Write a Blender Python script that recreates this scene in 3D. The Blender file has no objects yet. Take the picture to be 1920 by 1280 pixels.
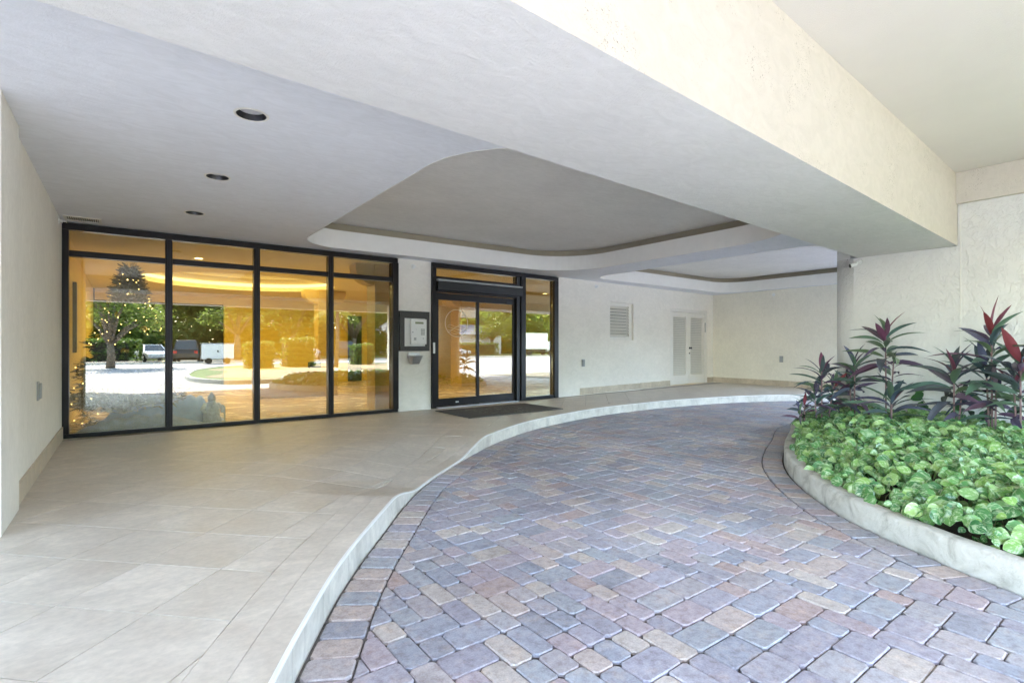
import bpy, bmesh, math, random
from mathutils import Vector, Matrix, geometry
from mathutils.noise import noise as pnoise

R = math.radians
S = bpy.context.scene
COL = S.collection
random.seed(7)

# ------------------------------------------------------------------ camera, world, sun, exposure
CAM_Z = 1.30
YAW = 36.66
FPX = 975.0                      # focal length in pixels of a 1920 px wide frame
cam_d = bpy.data.cameras.new("camera")
cam_d.sensor_width = 36.0
cam_d.lens = FPX / 1920 * 36.0
cam_d.shift_y = 9 / 1920
cam_d.clip_start = 0.05
cam_d.clip_end = 2000
cam = bpy.data.objects.new("camera", cam_d)
COL.objects.link(cam)
cam.location = (0, 0, CAM_Z)
cam.rotation_euler = (R(90), 0, R(-YAW))
S.camera = cam

SUN_EL = 42.0
SUN_AZ = 190.0                   # compass-like: direction the sun stands in, clockwise from +Y
sx, sy = math.sin(R(SUN_AZ)), math.cos(R(SUN_AZ))
W = bpy.data.worlds.new("World")
S.world = W
W.use_nodes = True
wn = W.node_tree
wn.nodes.clear()
w_out = wn.nodes.new("ShaderNodeOutputWorld")
w_bg = wn.nodes.new("ShaderNodeBackground")
w_sky = wn.nodes.new("ShaderNodeTexSky")
w_sky.sky_type = 'NISHITA'
w_sky.sun_disc = False
w_sky.sun_elevation = R(SUN_EL)
w_sky.sun_rotation = R(SUN_AZ)
w_sky.air_density = 1.0
w_sky.dust_density = 0.4
w_bg.inputs[1].default_value = 0.15
wn.links.new(w_sky.outputs[0], w_bg.inputs[0])
wn.links.new(w_bg.outputs[0], w_out.inputs[0])

sun_d = bpy.data.lights.new("sun", 'SUN')
sun_d.energy = 2.3
sun_d.angle = R(0.5)
sun_d.color = (1.0, 0.98, 0.95)
sun = bpy.data.objects.new("sun", sun_d)
COL.objects.link(sun)
sdir = Vector((sx * math.cos(R(SUN_EL)), sy * math.cos(R(SUN_EL)), math.sin(R(SUN_EL))))
sun.rotation_euler = sdir.to_track_quat('Z', 'Y').to_euler()
sun.location = (0, -20, 30)

S.view_settings.view_transform = 'Standard'
S.view_settings.look = 'None'
S.view_settings.exposure = 4.08
S.view_settings.gamma = 1.0
S.view_settings.use_curve_mapping = False
S.render.engine = 'CYCLES'
cy = S.cycles
cy.max_bounces = 12
cy.diffuse_bounces = 8
cy.glossy_bounces = 5
cy.transmission_bounces = 6
cy.transparent_max_bounces = 16
cy.caustics_reflective = False
cy.caustics_refractive = False
cy.sample_clamp_indirect = 6.0
cy.use_denoising = True
try:
    cy.denoiser = 'OPENIMAGEDENOISE'
    cy.denoising_input_passes = 'RGB_ALBEDO_NORMAL'
except Exception:
    pass

# ------------------------------------------------------------------ materials
class NT:
    def __init__(s, name):
        s.m = bpy.data.materials.new(name)
        s.m.use_nodes = True
        s.t = s.m.node_tree
        s.t.nodes.clear()
        s.out = s.t.nodes.new("ShaderNodeOutputMaterial")
    def n(s, typ, **kw):
        nd = s.t.nodes.new(typ)
        for k, v in kw.items():
            if k.startswith('i_'):
                key = k[2:].replace('_', ' ')
                nd.inputs[int(key) if key.isdigit() else key].default_value = v
            else:
                setattr(nd, k, v)
        return nd
    def l(s, a, b):
        s.t.links.new(a, b)
    def ramp(s, stops, interp='LINEAR'):
        r = s.n("ShaderNodeValToRGB")
        cr = r.color_ramp
        cr.interpolation = interp
        while len(cr.elements) < len(stops):
            cr.elements.new(0.5)
        for e, (p, c) in zip(cr.elements, stops):
            e.position = p
            e.color = (*c, 1)
        return r
    def mix(s, fac, a, b, mode='MIX'):
        m = s.n("ShaderNodeMix", data_type='RGBA', blend_type=mode)
        for sock, v in ((m.inputs[0], fac), (m.inputs[6], a), (m.inputs[7], b)):
            if isinstance(v, (int, float)):
                sock.default_value = v
            elif isinstance(v, tuple):
                sock.default_value = (*v, 1)
            else:
                s.l(v, sock)
        return m.outputs[2]
    def pos(s):
        g = s.n("ShaderNodeNewGeometry")
        return g.outputs["Position"]

def principled(nt, color, rough=0.6, metal=0.0, spec=0.5, bump=None, strength=0.3, dist=0.01):
    p = nt.n("ShaderNodeBsdfPrincipled")
    if isinstance(color, tuple):
        p.inputs["Base Color"].default_value = (*color, 1)
    else:
        nt.l(color, p.inputs["Base Color"])
    if isinstance(rough, (int, float)):
        p.inputs["Roughness"].default_value = rough
    else:
        nt.l(rough, p.inputs["Roughness"])
    p.inputs["Metallic"].default_value = metal
    p.inputs["Specular IOR Level"].default_value = spec
    if bump is not None:
        b = nt.n("ShaderNodeBump", i_Strength=strength, i_Distance=dist)
        nt.l(bump, b.inputs["Height"])
        nt.l(b.outputs[0], p.inputs["Normal"])
    nt.l(p.outputs[0], nt.out.inputs[0])
    return p

def plain(name, color, rough=0.5, metal=0.0, spec=0.5, var=0.08, scale=8.0):
    nt = NT(name)
    ns = nt.n("ShaderNodeTexNoise", i_Scale=scale, i_Detail=4.0)
    nt.l(nt.pos(), ns.inputs["Vector"])
    lo = tuple(max(0, c * (1 - var)) for c in color)
    hi = tuple(min(1, c * (1 + var)) for c in color)
    r = nt.ramp([(0.3, lo), (0.7, hi)])
    nt.l(ns.outputs[0], r.inputs[0])
    principled(nt, r.outputs[0], rough, metal, spec)
    return nt.m

def emit(name, color, strength):
    nt = NT(name)
    e = nt.n("ShaderNodeEmission", i_Strength=strength)
    e.inputs[0].default_value = (*color, 1)
    nt.l(e.outputs[0], nt.out.inputs[0])
    return nt.m

def stucco(name, color, bump_scale=70.0, strength=0.25, dist=0.006, var=0.04, stains=0.0, knock=0.0, trowel=0.0, kscale=17.0):
    nt = NT(name)
    p = nt.pos()
    big = nt.n("ShaderNodeTexNoise", i_Scale=1.3, i_Detail=5.0, i_Roughness=0.6)
    nt.l(p, big.inputs["Vector"])
    r = nt.ramp([(0.3, tuple(c * (1 - var) for c in color)), (0.72, tuple(min(1, c * (1 + var)) for c in color))])
    nt.l(big.outputs[0], r.inputs[0])
    colr = r.outputs[0]
    fine = nt.n("ShaderNodeTexNoise", i_Scale=bump_scale, i_Detail=5.0, i_Roughness=0.65)
    nt.l(p, fine.inputs["Vector"])
    h = fine.outputs[0]
    if knock > 0:
        mp = nt.n("ShaderNodeMapping")
        mp.inputs["Scale"].default_value = (1, 1, 0.7)
        nt.l(p, mp.inputs["Vector"])
        kn = nt.n("ShaderNodeTexNoise", i_Scale=kscale, i_Detail=5.0, i_Roughness=0.62, i_Distortion=0.5)
        nt.l(mp.outputs[0], kn.inputs["Vector"])
        kr = nt.ramp([(0.44, (0, 0, 0)), (0.56, (1, 1, 1))])
        nt.l(kn.outputs[0], kr.inputs[0])
        ma = nt.n("ShaderNodeMath", operation='MULTIPLY_ADD')
        nt.l(kr.outputs[0], ma.inputs[0])
        ma.inputs[1].default_value = knock
        nt.l(h, ma.inputs[2])
        h = ma.outputs[0]
    if trowel > 0:
        tm = nt.n("ShaderNodeMapping"); tm.inputs["Scale"].default_value = (1.0, 2.2, 1.6)
        nt.l(p, tm.inputs["Vector"])
        tn = nt.n("ShaderNodeTexNoise", i_Scale=5.5, i_Detail=6.0, i_Roughness=0.62, i_Distortion=1.4); nt.l(tm.outputs[0], tn.inputs["Vector"])
        ta = nt.n("ShaderNodeMath", operation='MULTIPLY_ADD', i_1=trowel * 2.2); nt.l(tn.outputs[0], ta.inputs[0]); nt.l(h, ta.inputs[2])
        h = ta.outputs[0]
        tr_ = nt.ramp([(0.35, (0.955, 0.955, 0.95)), (0.65, (1.03, 1.03, 1.03))]); nt.l(tn.outputs[0], tr_.inputs[0])
        colr = nt.mix(1.0, colr, tr_.outputs[0], 'MULTIPLY')
    if stains > 0:
        gate = nt.n("ShaderNodeTexNoise", i_Scale=2.6, i_Detail=3.0)
        nt.l(p, gate.inputs["Vector"])
        gr = nt.ramp([(0.52, (0, 0, 0)), (0.62, (1, 1, 1))])
        nt.l(gate.outputs[0], gr.inputs[0])
        sp = nt.n("ShaderNodeTexNoise", i_Scale=42.0, i_Detail=3.0, i_Roughness=0.7, i_Distortion=2.0)
        nt.l(p, sp.inputs["Vector"])
        sr = nt.ramp([(0.605, (0, 0, 0)), (0.65, (1, 1, 1))])
        nt.l(sp.outputs[0], sr.inputs[0])
        mu = nt.n("ShaderNodeMath", operation='MULTIPLY')
        nt.l(gr.outputs[0], mu.inputs[0]); nt.l(sr.outputs[0], mu.inputs[1])
        m2 = nt.n("ShaderNodeMath", operation='MULTIPLY', i_1=stains)
        nt.l(mu.outputs[0], m2.inputs[0])
        colr = nt.mix(m2.outputs[0], colr, (0.16, 0.13, 0.08))
    principled(nt, colr, 0.85, 0, 0.25, h, strength, dist)
    return nt.m

M = {}
M['ceiling'] = stucco('white ceiling plaster', (0.80, 0.82, 0.87), 60, 0.30, 0.006, 0.035, trowel=0.4)
M['soffit'] = stucco('beam soffit plaster', (0.76, 0.755, 0.735), 75, 0.5, 0.010, 0.04, stains=0.10, trowel=0.5)
M['beam'] = stucco('cream beam stucco', (0.635, 0.59, 0.52), 45, 0.4, 0.008, 0.025, stains=0.8, trowel=0.25)
M['recess'] = stucco('taupe recess plaster', (0.80, 0.785, 0.765), 60, 0.3, 0.006, 0.05, trowel=0.6)
M['covelip'] = plain('cove lip white paint', (0.82, 0.81, 0.77), 0.6, var=0.02)
M['covetan'] = plain('cove back shade tan', (0.42, 0.375, 0.28), 0.8, var=0.04)  # tan deepened to stand for the shade inside the cove
M['covedark'] = plain('cove back shadow grey', (0.30, 0.27, 0.19), 0.8, var=0.05)  # dark tone stands for the shadow gap above the recess ceiling
M['wall'] = stucco('cream wall paint', (0.865, 0.83, 0.75), 55, 0.25, 0.006, 0.035, trowel=0.4)
M['endwall'] = stucco('end wall paint', (0.845, 0.81, 0.70), 40, 0.4, 0.008, 0.04, trowel=0.5)
M['garden'] = stucco('knockdown stucco', (0.79, 0.785, 0.76), 60, 0.6, 0.012, 0.04, knock=0.9, stains=0.12, kscale=15.0)
M['roof'] = stucco('outer ceiling plaster', (0.70, 0.665, 0.635), 120, 0.5, 0.006, 0.03)
M['trimcream'] = plain('cream enamel', (0.81, 0.785, 0.715), 0.5, var=0.02)
M['trimwhite'] = plain('white enamel', (0.80, 0.79, 0.74), 0.45, var=0.02)
M['bronze'] = plain('dark bronze aluminium', (0.014, 0.012, 0.013), 0.32, 0.2, 0.4, var=0.2, scale=3)
M['black'] = plain('black paint', (0.012, 0.012, 0.013), 0.35)
M['darkgap'] = plain('dark void', (0.02, 0.018, 0.016), 0.9)
M['steel'] = plain('brushed steel', (0.66, 0.66, 0.67), 0.38, 1.0, var=0.06, scale=30)
M['plasticwhite'] = plain('white plastic', (0.82, 0.83, 0.80), 0.4, var=0.015)
M['plasticgrey'] = plain('grey plastic', (0.36, 0.37, 0.36), 0.45, var=0.04)
M['lens'] = plain('frosted lamp lens', (0.62, 0.62, 0.64), 0.5, var=0.04)
M['lcd'] = plain('display olive', (0.24, 0.27, 0.15), 0.3, var=0.04)
M['granite'] = plain('dark grey granite', (0.05, 0.048, 0.045), 0.35, var=0.5, scale=90)
M['decal'] = plain('pale decal film', (0.80, 0.78, 0.55), 0.6, var=0.03)
M['ornament'] = plain('silver ornament', (0.78, 0.78, 0.80), 0.15, 0.9)
M['ornament2'] = plain('white ornament', (0.75, 0.74, 0.72), 0.3)
M['amberwall'] = None

def mat_tile(name, base, dark, seed=0.0, rough=0.42):
    nt = NT(name)
    p = nt.pos()
    geo = nt.n("ShaderNodeNewGeometry"); oi = nt.n("ShaderNodeObjectInfo")
    ad = nt.n("ShaderNodeMath", operation='ADD')
    nt.l(geo.outputs["Random Per Island"], ad.inputs[0]); nt.l(oi.outputs["Random"], ad.inputs[1])
    fr = nt.n("ShaderNodeMath", operation='FRACT'); nt.l(ad.outputs[0], fr.inputs[0])
    off = nt.n("ShaderNodeVectorMath", operation='SCALE'); off.inputs[0].default_value = (13.0, 7.0, 3.0)
    nt.l(fr.outputs[0], off.inputs["Scale"])
    va = nt.n("ShaderNodeVectorMath", operation='ADD'); nt.l(p, va.inputs[0]); nt.l(off.outputs[0], va.inputs[1])
    mp = nt.n("ShaderNodeMapping"); mp.inputs["Rotation"].default_value = (0, 0, R(45)); mp.inputs["Scale"].default_value = (1, 1.35, 1)
    nt.l(va.outputs[0], mp.inputs["Vector"])
    n1 = nt.n("ShaderNodeTexNoise", i_Scale=2.4, i_Detail=7.0, i_Roughness=0.62, i_Distortion=0.6)
    nt.l(mp.outputs[0], n1.inputs["Vector"])
    r = nt.ramp([(0.32, dark), (0.5, base), (0.68, tuple(min(1, c * 1.18) for c in base))])
    nt.l(n1.outputs[0], r.inputs[0])
    n2 = nt.n("ShaderNodeTexNoise", i_Scale=22.0, i_Detail=5.0, i_Roughness=0.7)
    nt.l(mp.outputs[0], n2.inputs["Vector"])
    r2 = nt.ramp([(0.35, (0.9, 0.9, 0.9)), (0.65, (1.06, 1.06, 1.06))]); nt.l(n2.outputs[0], r2.inputs[0])
    c = nt.mix(1.0, r.outputs[0], r2.outputs[0], 'MULTIPLY')
    r3 = nt.ramp([(0.0, (0.985, 0.985, 0.985)), (1.0, (1.015, 1.015, 1.015))]); nt.l(fr.outputs[0], r3.inputs[0])
    c = nt.mix(1.0, c, r3.outputs[0], 'MULTIPLY')
    rr = nt.n("ShaderNodeMapRange", i_1=0.3, i_2=0.7, i_3=rough - 0.08, i_4=rough + 0.12); nt.l(n1.outputs[0], rr.inputs[0])
    principled(nt, c, rr.outputs[0], 0, 0.4, n2.outputs[0], 0.05, 0.002)
    return nt.m
M['tile'] = mat_tile('beige travertine tile', (0.60, 0.53, 0.447), (0.55, 0.475, 0.393))
M['risertile'] = mat_tile('pale riser tile', (0.66, 0.625, 0.55), (0.47, 0.44, 0.375))
M['basetile'] = mat_tile('tan base tile', (0.56, 0.48, 0.37), (0.48, 0.40, 0.30))
M['grout'] = plain('tile grout', (0.40, 0.36, 0.32), 0.9)
M['edge'] = plain('pale bullnose edge', (0.80, 0.79, 0.75), 0.4, var=0.03)

def mat_paver(name):
    nt = NT(name)
    p = nt.pos()
    geo = nt.n("ShaderNodeNewGeometry"); oi = nt.n("ShaderNodeObjectInfo")
    ad = nt.n("ShaderNodeMath", operation='ADD')
    nt.l(geo.outputs["Random Per Island"], ad.inputs[0]); nt.l(oi.outputs["Random"], ad.inputs[1])
    fr = nt.n("ShaderNodeMath", operation='FRACT'); nt.l(ad.outputs[0], fr.inputs[0])
    cols = [(0.375, 0.395, 0.455), (0.475, 0.385, 0.405), (0.450, 0.430, 0.430), (0.315, 0.345, 0.405), (0.590, 0.470, 0.385),
            (0.420, 0.390, 0.445), (0.480, 0.375, 0.385), (0.370, 0.400, 0.425), (0.500, 0.350, 0.290), (0.405, 0.385, 0.425),
            (0.620, 0.535, 0.435), (0.360, 0.340, 0.395), (0.440, 0.395, 0.390), (0.530, 0.465, 0.430), (0.300, 0.310, 0.350)]
    r = nt.ramp([(i / len(cols), c) for i, c in enumerate(cols)], 'CONSTANT')
    nt.l(fr.outputs[0], r.inputs[0])
    n1 = nt.n("ShaderNodeTexNoise", i_Scale=11.0, i_Detail=7.0, i_Roughness=0.7)
    nt.l(p, n1.inputs["Vector"])
    r1 = nt.ramp([(0.34, (0.33, 0.31, 0.325)), (0.50, (0.40, 0.395, 0.44)), (0.64, (0.54, 0.455, 0.41))]); nt.l(n1.outputs[0], r1.inputs[0])
    c = nt.mix(0.44, r.outputs[0], r1.outputs[0])
    n2 = nt.n("ShaderNodeTexNoise", i_Scale=130.0, i_Detail=4.0, i_Roughness=0.7); nt.l(p, n2.inputs["Vector"])
    r2 = nt.ramp([(0.3, (0.80, 0.80, 0.80)), (0.7, (1.16, 1.16, 1.16))]); nt.l(n2.outputs[0], r2.inputs[0])
    c = nt.mix(1.0, c, r2.outputs[0], 'MULTIPLY')
    big = nt.n("ShaderNodeTexNoise", i_Scale=0.7, i_Detail=4.0); nt.l(p, big.inputs["Vector"])
    r3 = nt.ramp([(0.35, (0.82, 0.80, 0.80)), (0.65, (1.1, 1.1, 1.1))]); nt.l(big.outputs[0], r3.inputs[0])
    c = nt.mix(1.0, c, r3.outputs[0], 'MULTIPLY')
    st = nt.n("ShaderNodeTexNoise", i_Scale=1.7, i_Detail=5.0, i_Roughness=0.6); nt.l(p, st.inputs["Vector"])
    r4 = nt.ramp([(0.60, (1, 1, 1)), (0.72, (0.66, 0.64, 0.63))]); nt.l(st.outputs[0], r4.inputs[0])
    c = nt.mix(1.0, c, r4.outputs[0], 'MULTIPLY')
    bl_ = nt.n("ShaderNodeTexNoise", i_Scale=26.0, i_Detail=5.0, i_Roughness=0.65); nt.l(p, bl_.inputs["Vector"])
    r5 = nt.ramp([(0.36, (0.80, 0.76, 0.74)), (0.5, (1, 1, 1)), (0.66, (1.12, 1.12, 1.12))]); nt.l(bl_.outputs[0], r5.inputs[0])
    c = nt.mix(1.0, c, r5.outputs[0], 'MULTIPLY')
    principled(nt, c, 0.62, 0, 0.4, n2.outputs[0], 0.3, 0.003)
    return nt.m
M['paver'] = mat_paver('tumbled concrete paver')
M['sand'] = plain('dark joint sand', (0.13, 0.12, 0.115), 0.95, var=0.4, scale=40)

def mat_court(name):
    nt = NT(name)
    p = nt.pos()
    br = nt.n("ShaderNodeTexBrick", i_Scale=1.0)
    br.inputs["Color1"].default_value = (0.375, 0.37, 0.385, 1); br.inputs["Color2"].default_value = (0.315, 0.325, 0.355, 1)
    br.inputs["Mortar"].default_value = (0.15, 0.14, 0.14, 1)
    br.inputs["Mortar Size"].default_value = 0.012
    br.inputs["Brick Width"].default_value = 0.27; br.inputs["Row Height"].default_value = 0.19
    nt.l(p, br.inputs["Vector"])
    n1 = nt.n("ShaderNodeTexNoise", i_Scale=0.4, i_Detail=6.0); nt.l(p, n1.inputs["Vector"])
    r1 = nt.ramp([(0.35, (0.85, 0.83, 0.82)), (0.65, (1.1, 1.08, 1.06))]); nt.l(n1.outputs[0], r1.inputs[0])
    c = nt.mix(1.0, br.outputs[0], r1.outputs[0], 'MULTIPLY')
    principled(nt, c, 0.8, 0, 0.3)
    return nt.m
M['court'] = mat_court('sunlit court paving')
M['asphalt'] = plain('grey asphalt', (0.14, 0.135, 0.13), 0.9, var=0.2, scale=3)
M['earth'] = plain('grassy earth', (0.10, 0.12, 0.045), 0.95, var=0.4, scale=1.2)
M['mulch'] = plain('tan leaf litter', (0.30, 0.23, 0.14), 0.95, var=0.45, scale=9)
M['lawn'] = plain('lawn green', (0.10, 0.15, 0.035), 0.9, var=0.35, scale=4)
M['kerb'] = plain('concrete kerb', (0.48, 0.47, 0.44), 0.85, var=0.12, scale=7)
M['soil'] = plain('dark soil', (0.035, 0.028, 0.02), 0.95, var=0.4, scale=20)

def mat_planterkerb():
    nt = NT('stuccoed planter kerb')
    p = nt.pos()
    n1 = nt.n("ShaderNodeTexNoise", i_Scale=5.0, i_Detail=7.0, i_Roughness=0.65, i_Distortion=0.8); nt.l(p, n1.inputs["Vector"])
    r = nt.ramp([(0.34, (0.33, 0.315, 0.275)), (0.5, (0.53, 0.515, 0.47)), (0.66, (0.62, 0.605, 0.565))]); nt.l(n1.outputs[0], r.inputs[0])
    n2 = nt.n("ShaderNodeTexNoise", i_Scale=24.0, i_Detail=5.0, i_Roughness=0.6, i_Distortion=1.0); nt.l(p, n2.inputs["Vector"])
    principled(nt, r.outputs[0], 0.85, 0, 0.3, n2.outputs[0], 0.7, 0.012)
    return nt.m
M['planterkerb'] = mat_planterkerb()

def leafmat(name, cols, rough=0.35, trans=0.25, vari=None, vscale=30.0):
    nt = NT(name)
    geo = nt.n("ShaderNodeNewGeometry"); oi = nt.n("ShaderNodeObjectInfo")
    ad = nt.n("ShaderNodeMath", operation='ADD')
    nt.l(geo.outputs["Random Per Island"], ad.inputs[0]); nt.l(oi.outputs["Random"], ad.inputs[1])
    fr = nt.n("ShaderNodeMath", operation='FRACT'); nt.l(ad.outputs[0], fr.inputs[0])
    r = nt.ramp([(i / max(1, len(cols) - 1), c) for i, c in enumerate(cols)])
    nt.l(fr.outputs[0], r.inputs[0])
    c = r.outputs[0]
    if vari:
        n1 = nt.n("ShaderNodeTexNoise", i_Scale=vscale, i_Detail=3.0, i_Distortion=1.5); nt.l(nt.pos(), n1.inputs["Vector"])
        rv = nt.ramp([(0.50, (0, 0, 0)), (0.62, (1, 1, 1))]); nt.l(n1.outputs[0], rv.inputs[0])
        ml = nt.n("ShaderNodeMath", operation='MULTIPLY', i_1=0.75); nt.l(rv.outputs[0], ml.inputs[0])
        c = nt.mix(ml.outputs[0], c, vari)
    p = nt.n("ShaderNodeBsdfPrincipled", i_Roughness=rough)
    p.inputs["Specular IOR Level"].default_value = 0.5
    nt.l(c, p.inputs["Base Color"])
    tr = nt.n("ShaderNodeBsdfTranslucent"); nt.l(c, tr.inputs[0])
    mx = nt.n("ShaderNodeMixShader", i_0=trans)
    nt.l(p.outputs[0], mx.inputs[1]); nt.l(tr.outputs[0], mx.inputs[2])
    nt.l(mx.outputs[0], nt.out.inputs[0])
    return nt.m
def mat_pothos():
    nt = NT('pothos leaf')
    geo = nt.n("ShaderNodeNewGeometry"); oi = nt.n("ShaderNodeObjectInfo")
    ad = nt.n("ShaderNodeMath", operation='ADD'); nt.l(geo.outputs["Random Per Island"], ad.inputs[0]); nt.l(oi.outputs["Random"], ad.inputs[1])
    fr = nt.n("ShaderNodeMath", operation='FRACT'); nt.l(ad.outputs[0], fr.inputs[0])
    r = nt.ramp([(0.0, (0.04, 0.15, 0.05)), (0.2, (0.12, 0.31, 0.09)), (0.4, (0.27, 0.46, 0.11)), (0.55, (0.10, 0.28, 0.11)), (0.75, (0.36, 0.54, 0.17)), (0.9, (0.05, 0.18, 0.06)), (1.0, (0.20, 0.40, 0.12))])
    nt.l(fr.outputs[0], r.inputs[0])
    at = nt.n("ShaderNodeAttribute", attribute_name='leafuv'); sx_ = nt.n("ShaderNodeSeparateXYZ"); nt.l(at.outputs["Vector"], sx_.inputs[0])
    ab = nt.n("ShaderNodeMath", operation='ABSOLUTE'); nt.l(sx_.outputs[0], ab.inputs[0])
    # streaks that run outwards from the midrib
    m1 = nt.n("ShaderNodeMath", operation='MULTIPLY_ADD', i_1=-0.35); nt.l(ab.outputs[0], m1.inputs[0]); nt.l(sx_.outputs[1], m1.inputs[2])
    cb = nt.n("ShaderNodeCombineXYZ"); nt.l(m1.outputs[0], cb.inputs[1])
    m0 = nt.n("ShaderNodeMath", operation='MULTIPLY', i_1=0.35); nt.l(sx_.outputs[0], m0.inputs[0]); nt.l(m0.outputs[0], cb.inputs[0])
    m3 = nt.n("ShaderNodeMath", operation='MULTIPLY', i_1=57.0); nt.l(fr.outputs[0], m3.inputs[0]); nt.l(m3.outputs[0], cb.inputs[2])
    n1 = nt.n("ShaderNodeTexNoise", i_Scale=4.2, i_Detail=4.0, i_Roughness=0.6); nt.l(cb.outputs[0], n1.inputs["Vector"])
    rv = nt.ramp([(0.50, (0, 0, 0)), (0.60, (1, 1, 1))]); nt.l(n1.outputs[0], rv.inputs[0])
    ml = nt.n("ShaderNodeMath", operation='MULTIPLY', i_1=0.5); nt.l(rv.outputs[0], ml.inputs[0])
    c = nt.mix(ml.outputs[0], r.outputs[0], (0.66, 0.76, 0.50))
    rb = nt.ramp([(0.0, (1, 1, 1)), (0.06, (0, 0, 0))]); nt.l(ab.outputs[0], rb.inputs[0])
    m4 = nt.n("ShaderNodeMath", operation='MULTIPLY', i_1=0.5); nt.l(rb.outputs[0], m4.inputs[0])
    c = nt.mix(m4.outputs[0], c, (0.45, 0.60, 0.25))
    p = nt.n("ShaderNodeBsdfPrincipled", i_Roughness=0.24); p.inputs["Specular IOR Level"].default_value = 0.6
    nt.l(c, p.inputs["Base Color"])
    tr = nt.n("ShaderNodeBsdfTranslucent"); nt.l(c, tr.inputs[0])
    mx = nt.n("ShaderNodeMixShader", i_0=0.28); nt.l(p.outputs[0], mx.inputs[1]); nt.l(tr.outputs[0], mx.inputs[2]); nt.l(mx.outputs[0], nt.out.inputs[0])
    return nt.m
M['pothos'] = mat_pothos()
M['pothosdark'] = leafmat('shaded pothos leaf', [(0.03, 0.12, 0.03), (0.06, 0.18, 0.04), (0.03, 0.10, 0.04)], 0.4, 0.2)  # darker copy of the pothos greens, shade put into the colour
M['tidark'] = leafmat('cordyline dark leaf', [(0.08, 0.12, 0.13), (0.125, 0.08, 0.14), (0.075, 0.14, 0.12), (0.18, 0.09, 0.14), (0.11, 0.115, 0.20), (0.08, 0.13, 0.14)], 0.25, 0.15)
M['tired'] = leafmat('cordyline red leaf', [(0.26, 0.05, 0.045), (0.22, 0.06, 0.10), (0.20, 0.08, 0.15)], 0.35, 0.3)
M['tigreen'] = leafmat('cordyline green leaf', [(0.09, 0.17, 0.12), (0.17, 0.25, 0.13), (0.08, 0.15, 0.13)], 0.32, 0.2)
M['tistem'] = plain('grey pink cordyline stem', (0.26, 0.17, 0.17), 0.8, var=0.25, scale=30)
M['vine'] = plain('vine stem', (0.16, 0.17, 0.07), 0.7)
M['bark'] = plain('brown grey bark', (0.16, 0.12, 0.085), 0.9, var=0.35, scale=12)
M['treeleaf'] = leafmat('tree leaf', [(0.09, 0.15, 0.03), (0.21, 0.27, 0.06), (0.13, 0.20, 0.04), (0.30, 0.34, 0.10)], 0.5, 0.72)
M['hedgeleaf'] = leafmat('hedge leaf', [(0.09, 0.16, 0.03), (0.18, 0.25, 0.05), (0.11, 0.19, 0.04)], 0.5, 0.4)
M['fir'] = leafmat('fir needles', [(0.005, 0.012, 0.006), (0.009, 0.02, 0.009), (0.005, 0.010, 0.005)], 0.6, 0.05)

def mat_glass(name, tint, refl):
    nt = NT(name)
    t = nt.n("ShaderNodeBsdfTransparent"); t.inputs[0].default_value = (*tint, 1)
    g = nt.n("ShaderNodeBsdfGlossy", i_Roughness=0.0); g.inputs[0].default_value = (0.97, 0.96, 0.93, 1)
    lw = nt.n("ShaderNodeLayerWeight", i_Blend=0.35)
    mr = nt.n("ShaderNodeMapRange", i_1=0.0, i_2=1.0, i_3=refl, i_4=0.65)
    nt.l(lw.outputs["Fresnel"], mr.inputs[0])
    mx = nt.n("ShaderNodeMixShader")
    nt.l(mr.outputs[0], mx.inputs[0])
    nt.l(t.outputs[0], mx.inputs[1]); nt.l(g.outputs[0], mx.inputs[2])
    nt.l(mx.outputs[0], nt.out.inputs[0])
    return nt.m
M['glass'] = mat_glass('bronze reflective glass', (0.87, 0.83, 0.60), 0.12)
M['carglass'] = plain('car window glass', (0.03, 0.04, 0.05), 0.05, 0, 0.8)

def mat_wood(name, a, b, rough=0.35, rot=0.0):
    nt = NT(name)
    mp = nt.n("ShaderNodeMapping"); mp.inputs["Scale"].default_value = (1.0, 1.0, 9.0)
    mp.inputs["Rotation"].default_value = (0, rot, 0)
    nt.l(nt.pos(), mp.inputs["Vector"])
    n1 = nt.n("ShaderNodeTexNoise", i_Scale=1.6, i_Detail=6.0, i_Distortion=1.0); nt.l(mp.outputs[0], n1.inputs["Vector"])
    r = nt.ramp([(0.3, a), (0.7, b)]); nt.l(n1.outputs[0], r.inputs[0])
    principled(nt, r.outputs[0], rough, 0, 0.4)
    return nt.m
M['amberwall'] = mat_wood('amber wood panelling', (0.66, 0.49, 0.10), (0.78, 0.62, 0.16))
M['ambercolumn'] = mat_wood('amber column veneer', (0.50, 0.36, 0.13), (0.62, 0.46, 0.18))
M['lobbyceil'] = plain('lobby ceiling paint', (0.78, 0.70, 0.52), 0.8, var=0.03)
M['lobbyfloor'] = mat_tile('lobby floor stone', (0.60, 0.48, 0.34), (0.50, 0.39, 0.26), rough=0.22)
M['navy'] = plain('unlit opening dark', (0.016, 0.017, 0.022), 0.5)  # near-black colour stands for unlit space beyond the lobby
M['fabricblue'] = plain('blue shimmer fabric', (0.12, 0.28, 0.90), 0.45, 0.2, var=0.35, scale=5)
M['fabricgrey'] = plain('grey blue fabric', (0.12, 0.20, 0.55), 0.7, 0.0, var=0.4, scale=9)
M['silver'] = plain('silver white foliage', (0.42, 0.42, 0.48), 0.5, var=0.3, scale=15)
M['statue'] = plain('pale blue grey plaster', (0.50, 0.60, 0.72), 0.6, var=0.25, scale=25)
M['coveglow'] = emit('warm cove light', (1.0, 0.88, 0.58), 0.22)
M['bulb'] = emit('warm fairy light', (1.0, 0.76, 0.42), 0.9)
M['downglow'] = emit('warm downlight lens', (1.0, 0.85, 0.55), 1.0)

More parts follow.
